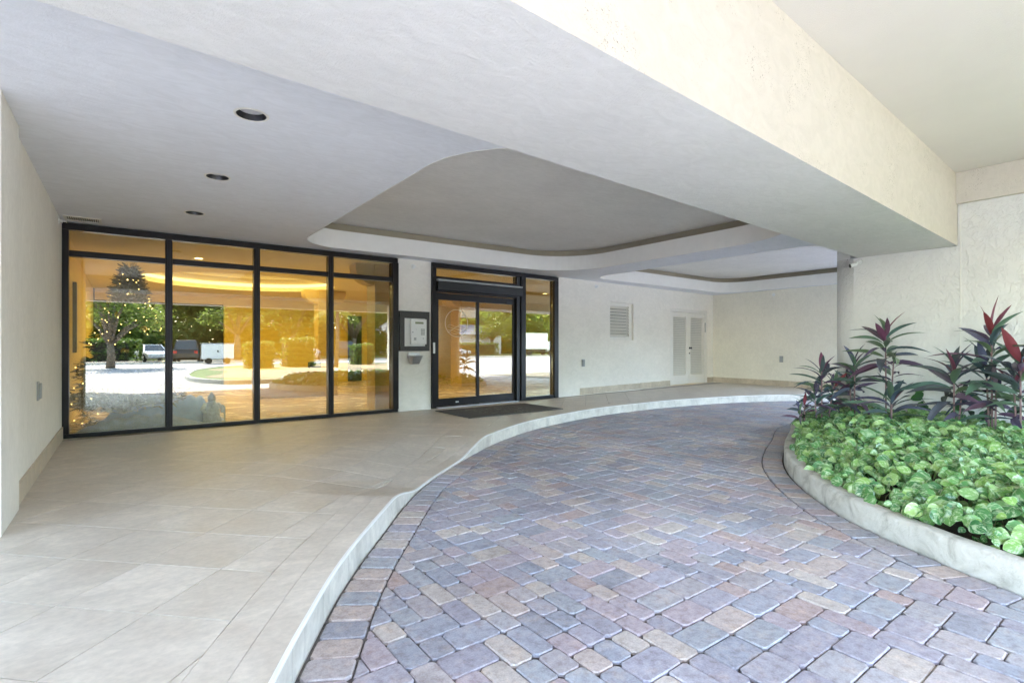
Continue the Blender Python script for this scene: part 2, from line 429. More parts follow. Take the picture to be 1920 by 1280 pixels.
def mat_mat():
    nt = NT('charcoal entrance mat')
    p = nt.pos()
    n1 = nt.n("ShaderNodeTexNoise", i_Scale=220.0, i_Detail=2.0); nt.l(p, n1.inputs["Vector"])
    r = nt.ramp([(0.35, (0.09, 0.088, 0.083)), (0.7, (0.17, 0.165, 0.155))]); nt.l(n1.outputs[0], r.inputs[0])
    # faint worn print in the middle of the mat
    ns = nt.n("ShaderNodeTexNoise", i_Scale=7.0, i_Detail=6.0, i_Distortion=2.5); nt.l(p, ns.inputs["Vector"])
    rs = nt.ramp([(0.56, (0, 0, 0)), (0.61, (1, 1, 1))]); nt.l(ns.outputs[0], rs.inputs[0])
    sp = nt.n("ShaderNodeVectorMath", operation='DISTANCE'); sp.inputs[1].default_value = (5.35, 7.6, 0.17); nt.l(p, sp.inputs[0])
    rg = nt.ramp([(0.55, (1, 1, 1)), (0.75, (0, 0, 0))]); nt.l(sp.outputs["Value"], rg.inputs[0])
    mu = nt.n("ShaderNodeMath", operation='MULTIPLY'); nt.l(rs.outputs[0], mu.inputs[0]); nt.l(rg.outputs[0], mu.inputs[1])
    m2 = nt.n("ShaderNodeMath", operation='MULTIPLY', i_1=0.5); nt.l(mu.outputs[0], m2.inputs[0])
    c = nt.mix(m2.outputs[0], r.outputs[0], (0.33, 0.31, 0.26))
    principled(nt, c, 0.95, 0, 0.1, n1.outputs[0], 0.5, 0.004)
    return nt.m
M['mat'] = mat_mat()

# ------------------------------------------------------------------ object helpers
def link(o, parent=None):
    COL.objects.link(o)
    if parent is not None:
        o.parent = parent
    return o

class MB:
    def __init__(s):
        s.v = []; s.f = []; s.smooth = False
    def add(s, verts, faces):
        k = len(s.v)
        s.v += [tuple(v) for v in verts]
        s.f += [tuple(i + k for i in f) for f in faces]
        return s
    def box(s, x0, x1, y0, y1, z0, z1):
        v = [(x, y, z) for z in (z0, z1) for y in (y0, y1) for x in (x0, x1)]
        return s.add(v, [(0, 2, 3, 1), (4, 5, 7, 6), (0, 1, 5, 4), (2, 6, 7, 3), (0, 4, 6, 2), (1, 3, 7, 5)])
    def prism(s, poly, z0, z1):
        n = len(poly)
        a = sum(poly[i][0] * poly[(i + 1) % n][1] - poly[(i + 1) % n][0] * poly[i][1] for i in range(n))
        if a < 0:
            poly = poly[::-1]
        v = [(x, y, z0) for x, y in poly] + [(x, y, z1) for x, y in poly]
        f = [tuple(range(n - 1, -1, -1)), tuple(range(n, 2 * n))]
        f += [(i, (i + 1) % n, n + (i + 1) % n, n + i) for i in range(n)]
        return s.add(v, f)
    def tube(s, pts, rad, seg=8, cap=True):
        pts = [Vector(p) for p in pts]
        n = len(pts)
        rr = rad if isinstance(rad, (list, tuple)) else [rad] * n
        k0 = len(s.v)
        up = Vector((0.123, 0.21, 0.97))
        for i, p in enumerate(pts):
            d = (pts[min(i + 1, n - 1)] - pts[max(i - 1, 0)]).normalized()
            a = d.cross(up)
            if a.length < 1e-3:
                a = d.cross(Vector((1, 0, 0)))
            a.normalize(); b = d.cross(a)
            for j in range(seg):
                t = 2 * math.pi * j / seg
                s.v.append(tuple(p + a * (math.cos(t) * rr[i]) + b * (math.sin(t) * rr[i])))
        for i in range(n - 1):
            for j in range(seg):
                q = (j + 1) % seg
                s.f.append((k0 + i * seg + j, k0 + i * seg + q, k0 + (i + 1) * seg + q, k0 + (i + 1) * seg + j))
        if cap:
            s.f.append(tuple(k0 + j for j in range(seg))[::-1])
            s.f.append(tuple(k0 + (n - 1) * seg + j for j in range(seg)))
        return s
    def lathe(s, prof, seg=20, center=(0, 0, 0)):
        k0 = len(s.v); cx, cyy, cz = center
        for r_, z in prof:
            for j in range(seg):
                t = 2 * math.pi * j / seg
                s.v.append((cx + r_ * math.cos(t), cyy + r_ * math.sin(t), cz + z))
        for i in range(len(prof) - 1):
            for j in range(seg):
                q = (j + 1) % seg
                s.f.append((k0 + i * seg + j, k0 + i * seg + q, k0 + (i + 1) * seg + q, k0 + (i + 1) * seg + j))
        return s
    def ball(s, c, r, seg=8, rings=6, sc=(1, 1, 1)):
        prof = []
        k0 = len(s.v)
        for i in range(rings + 1):
            t = math.pi * i / rings
            for j in range(seg):
                a = 2 * math.pi * j / seg
                s.v.append((c[0] + r * sc[0] * math.sin(t) * math.cos(a), c[1] + r * sc[1] * math.sin(t) * math.sin(a), c[2] + r * sc[2] * math.cos(t)))
        for i in range(rings):
            for j in range(seg):
                q = (j + 1) % seg
                s.f.append((k0 + i * seg + j, k0 + (i + 1) * seg + j, k0 + (i + 1) * seg + q, k0 + i * seg + q))
        return s
    def mesh(s, name):
        me = bpy.data.meshes.new(name)
        me.from_pydata(s.v, [], s.f)
        me.validate()
        return me
    def build(s, name, mat, parent=None, smooth=False, bevel=0.0, kind=None):
        me = s.mesh(name)
        if mat is not None:
            me.materials.append(M[mat] if isinstance(mat, str) else mat)
        if smooth or s.smooth:
            for p in me.polygons:
                p.use_smooth = True
        o = bpy.data.objects.new(name, me)
        link(o, parent)
        if bevel > 0:
            b = o.modifiers.new("bevel", 'BEVEL'); b.width = bevel; b.segments = 2; b.limit_method = 'ANGLE'; b.angle_limit = R(40)
        if kind:
            o["kind"] = kind
        return o

def meta(o, label=None, cat=None, group=None, kind=None):
    if label: o["label"] = label
    if cat: o["category"] = cat
    if group: o["group"] = group
    if kind: o["kind"] = kind
    return o

def root(name, label, cat, loc=(0, 0, 0), rz=0.0, group=None, kind=None):
    o = bpy.data.objects.new(name, None)
    o.empty_display_size = 0.2
    link(o)
    o.location = loc; o.rotation_euler = (0, 0, rz)
    return meta(o, label, cat, group, kind)

def plate(outer, holes, t0, t1, fn):
    """a flat plate with holes: 2D loops, extruded between t0 and t1; fn maps (a, b, t) to xyz"""
    loops = [outer] + holes
    flat = [p for lp in loops for p in lp]
    tri = geometry.tessellate_polygon([[Vector((p[0], p[1], 0)) for p in lp] for lp in loops])
    n = len(flat)
    v = [fn(p[0], p[1], t0) for p in flat] + [fn(p[0], p[1], t1) for p in flat]
    f = []
    for t in tri:
        f.append(tuple(t)); f.append(tuple(i + n for i in reversed(t)))
    k = 0
    for lp in loops:
        m = len(lp)
        for i in range(m):
            a, b = k + i, k + (i + 1) % m
            f.append((a, b, b + n, a + n))
        k += m
    mb = MB(); mb.add(v, f)
    return mb

def fix_normals(o):
    bm = bmesh.new(); bm.from_mesh(o.data)
    bmesh.ops.recalc_face_normals(bm, faces=bm.faces)
    bm.to_mesh(o.data); bm.free()
    return o

def copy_of(o, parent=None):
    c = o.copy(); COL.objects.link(c)
    if parent is not None: c.parent = parent
    return c

def spline(pts, step=0.05):
    """Catmull-Rom through 2D points, resampled evenly"""
    P = [Vector(p) for p in pts]
    P = [P[0] * 2 - P[1]] + P + [P[-1] * 2 - P[-2]]
    out = []
    for i in range(1, len(P) - 2):
        for k in range(24):
            t = k / 24
            p0, p1, p2, p3 = P[i - 1:i + 3]
            out.append(0.5 * ((2 * p1) + (p2 - p0) * t + (2 * p0 - 5 * p1 + 4 * p2 - p3) * t * t + (3 * p1 - p0 - 3 * p2 + p3) * t ** 3))
    out.append(P[-2])
    res = [out[0]]; acc = 0.0
    for a, b in zip(out, out[1:]):
        L = (b - a).length
        while acc + L >= step:
            t = (step - acc) / L
            a = a.lerp(b, t); res.append(a.copy()); L = (b - a).length; acc = 0.0
        acc += L
    res.append(out[-1])
    return res

class Curve2:
    def __init__(s, pts, closed=False):
        s.p = pts; s.closed = closed
        s.n = len(pts)
    def near(s, q):
        bi, bd = 0, 1e9
        for i in range(0, s.n, 4):
            d = (s.p[i] - q).length_squared
            if d < bd: bi, bd = i, d
        lo, hi = bi - 5, bi + 6
        for i in range(lo, hi):
            j = i % s.n if s.closed else min(max(i, 0), s.n - 1)
            d = (s.p[j] - q).length_squared
            if d < bd: bi, bd = j, d
        a = s.p[(bi - 1) % s.n if s.closed else max(bi - 1, 0)]
        b = s.p[(bi + 1) % s.n if s.closed else min(bi + 1, s.n - 1)]
        t = (b - a).normalized()
        nrm = Vector((t.y, -t.x))             # right-hand side of travel
        return bi, s.p[bi], nrm, (q - s.p[bi]).dot(nrm)
    def off(s, i, d):
        a = s.p[(i - 1) % s.n if s.closed else max(i - 1, 0)]
        b = s.p[(i + 1) % s.n if s.closed else min(i + 1, s.n - 1)]
        t = (b - a).normalized()
        return s.p[i] + Vector((t.y, -t.x)) * d

def clip(poly, p, n):
    """keep the side of the line through p where (x-p).n >= 0"""
    out = []
    m = len(poly)
    for i in range(m):
        a, b = poly[i], poly[(i + 1) % m]
        da, db = (a - p).dot(n), (b - p).dot(n)
        if da >= 0: out.append(a)
        if (da >= 0) != (db >= 0):
            t = da / (da - db); out.append(a.lerp(b, t))
    res = []
    for q in out:
        if not res or (q - res[-1]).length > 1e-4: res.append(q)
    if len(res) > 1 and (res[0] - res[-1]).length < 1e-4: res.pop()
    return res

def area(poly):
    return 0.5 * sum(poly[i].x * poly[(i + 1) % len(poly)].y - poly[(i + 1) % len(poly)].x * poly[i].y for i in range(len(poly)))

def inset(poly, d):
    """inset a convex counter-clockwise polygon"""
    res = list(poly)
    m = len(poly)
    for i in range(m):
        a, b = poly[i], poly[(i + 1) % m]
        t = (b - a)
        if t.length < 1e-5: continue
        t.normalize(); n = Vector((-t.y, t.x))
        res = clip(res, a + n * d, n)
        if len(res) < 3: return []
    return res

def cut_corners(poly, c):
    out = []
    m = len(poly)
    for i in range(m):
        p, a, b = poly[i], poly[i - 1], poly[(i + 1) % m]
        la, lb = (a - p).length, (b - p).length
        ang = (a - p).angle(b - p) if la > 1e-5 and lb > 1e-5 else 3
        if ang > R(150): out.append(p); continue
        ca = min(c, la * 0.3); cb = min(c, lb * 0.3)
        out.append(p + (a - p) * (ca / la)); out.append(p + (b - p) * (cb / lb))
    return out

FW = (math.sin(R(YAW)), math.cos(R(YAW)))
def project(x, y, z):
    d = x * FW[0] + y * FW[1]; l = x * FW[1] - y * FW[0]
    if d < 0.1: return None
    return 960 + FPX * l / d, 649 - FPX * (z - CAM_Z) / d, d
def in_frame(x, y, z, m=30):
    q = project(x, y, z)
    return q is not None and -m < q[0] < 1920 + m and -m < q[1] < 1280 + m

# ------------------------------------------------------------------ key lines of the plan
Z_WALK = 0.15
CEIL = 2.85
SOFFIT = 2.58
OUTCEIL = 3.49
GY = 8.53                                   # outer face of the window wall
DW0 = Vector((3.86, 8.54)); DWA = R(2.827)  # entrance wall: start point and turn
DWT = Vector((math.cos(DWA), math.sin(DWA))); DWN = Vector((math.sin(DWA), -math.cos(DWA)))
DWL = 10.54
EW0 = DW0 + DWT * DWL                       # inside corner with the end wall
EWT = Vector((-0.032, -1.0)).normalized()
def beam_in(x): return 2.614 + 0.0513 * x
def beam_out(x): return 1.491 + 0.0513 * x

kerb_pts = [(-4.4, -0.75), (-3.0, -0.55), (-1.6, -0.15), (-0.65, 0.45), (0.02, 1.28), (0.58, 2.22), (0.96, 2.82), (1.48, 3.50), (1.95, 4.08), (2.41, 4.55), (3.37, 5.32), (4.15, 5.84),
            (5.06, 6.30), (6.30, 6.68), (7.5, 6.88), (9.0, 6.92), (10.2, 6.80), (11.3, 6.58), (12.4, 6.15), (13.4, 5.5), (14.4, 4.6)]
KERB = Curve2(spline(kerb_pts, 0.05))
def kerb_index(x, y): return KERB.near(Vector((x, y)))[0]
I1, I2, I3, I4 = kerb_index(1.62, 3.68), kerb_index(2.22, 4.36), kerb_index(2.98, 5.0), kerb_index(3.79, 5.62)
def sstep(t):
    t = max(0.0, min(1.0, t)); return t * t * (3 - 2 * t)
def drop_at(i):
    return sstep((i - I1) / (I2 - I1)) * (1 - sstep((i - I3) / (I4 - I3)))
def walk_z(x, y):
    i, p, n, d = KERB.near(Vector((x, y)))
    d = max(0.0, -d)
    z = Z_WALK - 0.138 * drop_at(i) * (1 - sstep(d / 1.35))
    return z + 0.07 * sstep((x - 4) / 11) * min(1.0, d / 1.5)

planter_pts = [(3.76, 0.58), (4.01, 1.08), (4.41, 1.68), (5.06, 2.29), (5.75, 2.76), (6.50, 3.12), (7.35, 3.46), (8.3, 3.86), (9.1, 3.98), (9.85, 3.75), (10.2, 3.1), (10.1, 2.0),
               (9.9, 0.5), (9.7, -1.2), (8.9, -2.1), (7.2, -2.2), (5.2, -1.9), (4.0, -1.25), (3.6, -0.35), (3.76, 0.58)]
_pl = spline(planter_pts, 0.05)[:-1]
PLANTER = Curve2(_pl, True)
# travel runs clockwise here?  make the right-hand side the outside
if area(_pl) < 0:
    PLANTER = Curve2(_pl[::-1], True)

# ------------------------------------------------------------------ ground, court, driveway bed
meta(MB().box(-400, 400, -400, 400, -0.5, -0.07).build('ground', 'earth'), kind='structure')
meta(MB().box(-70, 120, -44, 60, -0.069, -0.03).build('parking_lot', 'asphalt'), kind='structure')
meta(MB().box(-60, 110, -29.5, -1.5, -0.029, -0.004).build('court_paving', 'court'), kind='structure')
drive = MB().box(-9, 30, -1.499, 9.6, -0.029, -0.016).build('driveway', 'sand')
meta(drive, kind='structure')

# pavers -----------------------------------------------------------
def paver_geo(poly, z, tilt=(0, 0)):
    """vertices and faces of one tumbled paver with worn edges and corners"""
    p0 = cut_corners(poly, random.uniform(0.010, 0.024))
    top = inset(poly, 0.0055)
    if len(top) < 3: top = poly
    p1 = cut_corners(top, random.uniform(0.010, 0.016))
    if len(p1) != len(p0):
        p0 = list(poly); p1 = inset(poly, 0.004)
        if len(p1) != len(p0):
            c0 = sum(poly, Vector((0, 0))) / len(poly); p1 = [c0 + (q - c0) * 0.93 for q in poly]
    n = len(p0)
    cx = sum(p.x for p in p0) / n; cyy = sum(p.y for p in p0) / n
    zz = lambda p, dz: z + dz + (p.x - cx) * tilt[0] + (p.y - cyy) * tilt[1]
    v = [(p.x, p.y, zz(p, 0)) for p in p1] + [(p.x, p.y, zz(p, -0.0045)) for p in p0] + [(p.x, p.y, -0.028) for p in p0]
    f = [tuple(range(n))] + [(i + n, (i + 1) % n + n, (i + 1) % n, i) for i in range(n)] + [(i + 2 * n, (i + 1) % n + 2 * n, (i + 1) % n + n, i + n) for i in range(n)]
    return v, f

U, V = 0.118, 0.0785
X0, X1, Y0, Y1 = -4.4, 15.2, -1.45, 7.1
nc, nr = int((X1 - X0) / U), int((Y1 - Y0) / V)
occ = [bytearray(nc) for _ in range(nr)]
cells = []
for r_ in range(nr):
    for c_ in range(nc):
        if occ[r_][c_]: continue
        w = 0
        while c_ + w < nc and not occ[r_][c_ + w] and w < 7: w += 1
        opts = []
        for (pw, ph, wt) in ((2, 2, 4.6), (1, 2, 1.7), (1, 3, 2.0)):
            if pw > w or r_ + ph > nr: continue
            if any(occ[r_ + j][c_ + i] for j in range(ph) for i in range(pw)): continue
            opts.append((pw, ph, wt))
        if not opts: opts = [(1, 1, 1)]
        tot = sum(o[2] for o in opts); t = random.random() * tot
        for pw, ph, wt in opts:
            t -= wt
            if t <= 0: break
        for j in range(ph):
            for i in range(pw): occ[r_ + j][c_ + i] = 1
        cells.append((X0 + c_ * U, Y0 + r_ * V, pw * U, ph * V))

BORDER = 0.222
pav = []                                     # (size key, poly, z, tilt, border?)
for (x, y, w, h) in cells:
    cxy = Vector((x + w / 2, y + h / 2))
    i, p, n, d = KERB.near(cxy)
    if d < BORDER - 0.16: continue
    i2, p2, n2, d2 = PLANTER.near(cxy)
    if d2 < BORDER - 0.16: continue
    if cxy.x > 14.2: continue
    g = 0.0014 + random.random() * 0.0016
    poly = [Vector((x + g, y + g)), Vector((x + w - g, y + g)), Vector((x + w - g, y + h - g)), Vector((x + g, y + h - g))]
    cutp = False
    if d < BORDER + 0.18:
        q = clip(poly, p + n * (BORDER + 0.005), n); cutp = q != poly; poly = q
    if len(poly) >= 3 and d2 < BORDER + 0.18:
        q = clip(poly, p2 + n2 * (BORDER + 0.005), n2); cutp = cutp or q != poly; poly = q
    if len(poly) < 3 or area(poly) < 0.0004: continue
    if cutp:
        poly = [a for k, a in enumerate(poly) if (a - poly[k - 1]).length > 0.004]
        if len(poly) < 3: continue
    pav.append((poly, random.uniform(-0.0025, 0.0025), (random.uniform(-.012, .012), random.uniform(-.012, .012)), 'paver'))

def border_row(curve, i0, i1, side, name):
    L = 0.0; start = i0
    step = 3                                  # 3 x 5 cm
    i = i0
    while i + step <= i1:
        j = i + step
        if curve.closed:
            a, b = i % curve.n, j % curve.n
        else:
            a, b = i, j
        q = [curve.off(a, 0.014), curve.off(b, 0.014), curve.off(b, BORDER - 0.002), curve.off(a, BORDER - 0.002)]
        if area(q) < 0: q = q[::-1]
        q2 = inset(q, 0.0035)
        if len(q2) == 4:
            pav.append((q2, random.uniform(-0.002, 0.002), (random.uniform(-.008, .008), random.uniform(-.008, .008)), name))
        i = j
border_row(KERB, kerb_index(-4.2, -0.73), KERB.n - 2, 1, 'border_paver')
border_row(PLANTER, 0, PLANTER.n, 1, 'border_paver')

def paver_size(e):
    c = sum(e[0], Vector((0, 0))) / len(e[0])
    if not in_frame(c.x, c.y, 0): return 0
    d = project(c.x, c.y, 0)[2]
    return area(e[0]) * CAM_Z / d ** 3
for nm, lim in (('paver', 300), ('border_paver', 120)):
    lst = sorted([e for e in pav if e[3] == nm], key=paver_size, reverse=True)
    rest = MB()
    for k, (poly, z, tilt, _) in enumerate(lst):
        if k < lim and paver_size(lst[k]) > 0:
            c = sum(poly, Vector((0, 0))) / len(poly)
            geo = paver_geo([p - c for p in poly], z, tilt)
            if geo is None: continue
            o = MB().add(*geo).build(nm, 'paver', drive)
            o.location = (c.x, c.y, 0)
        else:
            geo = paver_geo(poly, z, tilt)
            if geo: rest.add(*geo)
    rest.build('distant_' + nm + 's', 'paver', drive, kind='stuff')

# ------------------------------------------------------------------ walkway: bed, tiles, riser
bed = MB()
g = 0.16
ix0, ix1, iy0, iy1 = -25, 91, -32, 58
keep = {}
def in_walk(x, y, m=0.0):
    if x < -4.0 or x > 14.45 or y > 8.53: 
        if not (x > 3.8 and (Vector((x, y)) - DW0).dot(DWN) > 0 and x < 14.4): return False
    i, p, n, d = KERB.near(Vector((x, y)))
    return d < -m
for a in range(ix0, ix1):
    for b in range(iy0, iy1):
        if in_walk((a + .5) * g, (b + .5) * g, 0.10): keep[(a, b)] = 1
vid = {}
def vtx(a, b):
    if (a, b) not in vid:
        vid[(a, b)] = len(bed.v); bed.v.append((a * g, b * g, walk_z(a * g, b * g) - 0.016))
    return vid[(a, b)]
for (a, b) in keep:
    bed.f.append((vtx(a, b), vtx(a + 1, b), vtx(a + 1, b + 1), vtx(a, b + 1)))
walk = bed.build('walkway', 'grout')
meta(walk, kind='structure')

T = 0.457
tiles = []
STRIP = 0.155
c45 = math.sqrt(0.5)
ORG = Vector((0.075, 2.733))
for a in range(-24, 40):
    for b in range(-24, 40):
        base = ORG + Vector((c45, c45)) * (a * T) + Vector((c45, -c45)) * (b * T)
        ctr = base + Vector((c45, c45)) * (T / 2) + Vector((c45, -c45)) * (T / 2)
        if not (-4.3 < ctr.x < 14.9 and -4 < ctr.y < 9.4): continue
        i, p, n, d = KERB.near(ctr)
        if d > -STRIP * 2 + 0.34: continue
        gg = 0.003
        poly = [base, base + Vector((c45, -c45)) * T, base + Vector((c45, c45)) * T + Vector((c45, -c45)) * T, base + Vector((c45, c45)) * T]
        poly = inset(poly, gg)
        if d > -STRIP * 2 - 0.4: poly = clip(poly, p - n * (STRIP * 2 + 0.0015), -n)
        for lp, ln in ((Vector((0, GY - 0.005)), Vector((0, -1))), (DW0 + DWN * 0.005, DWN), (EW0 + Vector((-0.005, 0)), Vector((EWT.y, -EWT.x)))):
            if lp.y == GY - 0.005 and ctr.x > 3.86: continue
            if len(poly) >= 3: poly = clip(poly, lp, ln)
        if ctr.y > 4.2 and ctr.x < 0 and len(poly) >= 3:
            poly = clip(poly, Vector((-0.625, 0)), Vector((1, 0)))
        elif len(poly) >= 3: poly = clip(poly, Vector((-4, 0)), Vector((1, 0)))
        if len(poly) >= 3 and area(poly) > 0.002: tiles.append((poly, 'floor_tile'))
for s in range(2):
    st = 9; i = kerb_index(-4.2, -0.73) + s * 4
    while i + st < KERB.n:
        ks = [i, i + 3, i + 6, i + 9]
        q = [KERB.off(k, -STRIP * s - (0.015 if s == 0 else 0.001)) for k in ks] + [KERB.off(k, -STRIP * (s + 1) + 0.001) for k in reversed(ks)]
        if area(q) < 0: q = q[::-1]
        tiles.append((q, 'border_tile')); i += st

def tile_geo(poly, ox, oy):
    n = len(poly)
    # fan about the centre so that a tile can follow the ramp
    c = sum(poly, Vector((0, 0))) / n
    v = [(p.x - ox, p.y - oy, walk_z(p.x, p.y)) for p in poly] + [(p.x - ox, p.y - oy, walk_z(p.x, p.y) - 0.026) for p in poly] + [(c.x - ox, c.y - oy, walk_z(c.x, c.y))]
    f = [(i, (i + 1) % n, 2 * n) for i in range(n)] + [(i + n, (i + 1) % n + n, (i + 1) % n, i) for i in range(n)]
    return v, f
def tile_size(e):
    c = sum(e[0], Vector((0, 0))) / len(e[0])
    return 0 if not in_frame(c.x, c.y, .15, 80) else 1 / project(c.x, c.y, 0.15)[2] ** 2
for nm in ('floor_tile', 'border_tile'):
    lst = sorted([e for e in tiles if e[1] == nm], key=tile_size, reverse=True)
    rest = MB()
    for k, e in enumerate(lst):
        poly = e[0]; c = sum(poly, Vector((0, 0))) / len(poly)
        if k < 290 and tile_size(e) > 0:
            o = MB().add(*tile_geo(poly, c.x, c.y)).build(nm, 'tile', walk); o.location = (c.x, c.y, 0)
        else:
            rest.add(*tile_geo(poly, 0, 0))
    if rest.v: rest.build('distant_' + nm + 's', 'tile', walk, kind='stuff')

i = kerb_index(-4.2, -0.73)
while i + 9 < KERB.n:
    mb = MB(); v = []; ks = [i + 0.06, i + 3, i + 6, i + 8.94]
    pts = []
    for k in ks:
        a = int(math.floor(k)); fr_ = k - a
        p = KERB.p[a].lerp(KERB.p[min(a + 1, KERB.n - 1)], fr_)
        pts.append((p, KERB.near(p)[2], drop_at(k)))
    for p, n, dr in pts:
        zt = Z_WALK - 0.138 * dr - 0.011
        for off, z in ((0.0, -0.03), (0.0, zt), (-0.012, zt), (-0.012, -0.03)):
            q = p + n * off; v.append((q.x, q.y, z))
    f = []
    for k in range(3):
        for j in range(4):
            f.append((k * 4 + j, (k + 1) * 4 + j, (k + 1) * 4 + (j + 1) % 4, k * 4 + (j + 1) % 4))
    f += [(0, 1, 2, 3), (15, 14, 13, 12)]
    mb.add(v, f); fix_normals(mb.build('riser_tile', 'risertile', walk))
    i += 9
# rounded pale edge along the top of the riser
i = kerb_index(-4.2, -0.73); v = []; f = []; m = 0
for k in range(i, KERB.n - 1):
    p, n = KERB.p[k], KERB.near(KERB.p[k])[2]
    zt = Z_WALK - 0.138 * drop_at(k)
    for off, dz in ((0.003, -0.012), (0.003, -0.004), (-0.002, 0.0005), (-0.014, 0.001), (-0.014, -0.012)):
        q = p + n * off; v.append((q.x, q.y, zt + dz))
    if m:
        for j in range(4): f.append(((m - 1) * 5 + j, (m - 1) * 5 + j + 1, m * 5 + j + 1, m * 5 + j))
    m += 1
fix_normals(MB().add(v, f).build('edge_trim', 'edge', walk))

# ------------------------------------------------------------------ ceilings and beams
def rrect(x0, x1, y0, y1, radii, seg=14):
    """rounded rectangle, radii for (x0y0, x1y0, x1y1, x0y1)"""
    out = []
    for (cx, cyy, r, a0) in ((x0 + radii[0], y0 + radii[0], radii[0], 180), (x1 - radii[1], y0 + radii[1], radii[1], 270),
                             (x1 - radii[2], y1 - radii[2], radii[2], 0), (x0 + radii[3], y1 - radii[3], radii[3], 90)):
        for k in range(seg + 1):
            a = R(a0 + 90 * k / seg); out.append((cx + r * math.cos(a), cyy + r * math.sin(a)))
    return out
def shear(poly, k, x0): return [(x, y + k * (x - x0)) for x, y in poly]
rec1 = shear(rrect(2.08, 7.55, 3.02, 8.24, (1.0, 1.5, 1.1, 0.62)), -0.02, 2.1)
rec2 = rrect(8.42, 14.12, 3.35, 8.36, (0.6, 0.8, 0.75, 0.55))
rec2 = shear(rec2, 0.02, 8.4)
LIGHTS = [(0.68, 3.84), (0.68, 5.43), (0.65, 7.06)]
def circle(cx, cyy, r, n=28): return [(cx + r * math.cos(2 * math.pi * k / n), cyy + r * math.sin(2 * math.pi * k / n)) for k in range(n)]
outer = [(-8, beam_in(-8) + 0.003), (14.6, beam_in(14.6) + 0.003), (14.6, 9.42), (-8, 9.42)]
vent_hole = [(-0.565, 8.12), (-0.255, 8.12), (-0.255, 8.36), (-0.565, 8.36)]
ceil = plate(outer, [rec1, rec2, vent_hole] + [circle(x, y, 0.094) for x, y in LIGHTS], CEIL, CEIL + 0.28, lambda a, b, t: (a, b, t)).build('ceiling', 'ceiling')
fix_normals(ceil); meta(ceil, kind='structure')
def grow(poly, d):
    n = len(poly); out = []
    cx = sum(p[0] for p in poly) / n; cyy = sum(p[1] for p in poly) / n
    for i in range(n):
        a, b = Vector(poly[i - 1]), Vector(poly[(i + 1) % n]); t = (b - a).normalized()
        nn = Vector((t.y, -t.x)); p = Vector(poly[i]) + nn * d; out.append((p.x, p.y))
    return out
def ribbon(poly, z0, z1, d0=0.0, d1=0.0):
    a, b = grow(poly, d0), grow(poly, d1); n = len(poly)
    return MB().add([(x, y, z0) for x, y in a] + [(x, y, z1) for x, y in b], [(i, (i + 1) % n, n + (i + 1) % n, n + i) for i in range(n)])
for rp, nm in ((rec1, 'a'), (rec2, 'b')):
    # pale lip that stands round the opening, the open cove behind it and the recessed ceiling above
    lip = ribbon(rp, CEIL - 0.004, CEIL + 0.281, -0.002, -0.002)
    top_a, top_b = grow(rp, -0.002), grow(rp, 0.03); n = len(rp)
    lip.add([(x, y, CEIL + 0.281) for x, y in top_a] + [(x, y, CEIL + 0.281) for x, y in top_b], [(i, (i + 1) % n, n + (i + 1) % n, n + i) for i in range(n)])
    lip = lip.build('recess_lip', 'covelip', smooth=False); meta(lip, kind='structure')
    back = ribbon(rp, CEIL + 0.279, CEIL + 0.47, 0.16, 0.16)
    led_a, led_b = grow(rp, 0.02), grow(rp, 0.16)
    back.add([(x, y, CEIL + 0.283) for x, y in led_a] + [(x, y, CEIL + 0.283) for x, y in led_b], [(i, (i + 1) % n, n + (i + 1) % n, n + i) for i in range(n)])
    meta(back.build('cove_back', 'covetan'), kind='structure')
    g_ = grow(rp, 0.10); g3 = grow(rp, 0.17)
    pl = MB().add([(x, y, CEIL + 0.405) for x, y in g_] + [(x, y, CEIL + 0.455) for x, y in g_],
                  [tuple(range(n))[::-1], tuple(range(n, 2 * n))] + [(i, (i + 1) % n, n + (i + 1) % n, n + i) for i in range(n)])
    meta(fix_normals(pl.build('recess_ceiling', 'recess')), kind='structure')
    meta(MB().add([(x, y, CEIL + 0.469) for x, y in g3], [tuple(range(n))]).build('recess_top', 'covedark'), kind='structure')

beam = MB().prism([(-8, beam_out(-8)), (14.6, beam_out(14.6)), (14.6, beam_in(14.6)), (-8, beam_in(-8))], SOFFIT, OUTCEIL - 0.002).build('canopy_beam', 'beam')
beam.data.materials.append(M['soffit'])
for p in beam.data.polygons:
    if p.normal.z < -0.9: p.material_index = 1
meta(beam, 'deep cream stucco beam crossing overhead with a grey soffit', 'beam', kind='thing')
fb = MB().box(-8, 14.7, -3.35, -2.9, 2.67, OUTCEIL - 0.002).build('front_beam', 'beam')
meta(fb, 'cream beam along the outer canopy edge, mirrored above the cars in the glass', 'beam', kind='thing')
meta(MB().box(-8, 14.75, -3.36, 22, OUTCEIL, 3.95).build('canopy_roof', 'roof'), kind='structure')  # left part, out of view, is lengthened to hold back side light

# ------------------------------------------------------------------ walls
lw = root('left_wall', 'cream side wall at the left end of the window wall', 'wall', kind='thing')
MB().box(-0.93, -0.63, 5.03, 8.60, -0.02, CEIL - 0.002).build('wall_panel', 'wall', lw)
MB().box(-0.95, -0.60, 4.35, 5.027, -0.02, CEIL - 0.002).build('pilaster', 'wall', lw)
y = 5.032
while y < 8.4:
    y2 = min(y + 0.455, 8.465)
    b = MB().box(-0.629, -0.613, y, y2 - 0.003, 0.15, 0.305).build('baseboard_tile', 'basetile', lw); y += 0.457

def dwall(name): return root(name, None, None, (DW0.x, DW0.y, 0), DWA)
dw = dwall('entrance_wall'); meta(dw, 'long cream wall holding the entrance doors and the louvred doors', 'wall', kind='thing')
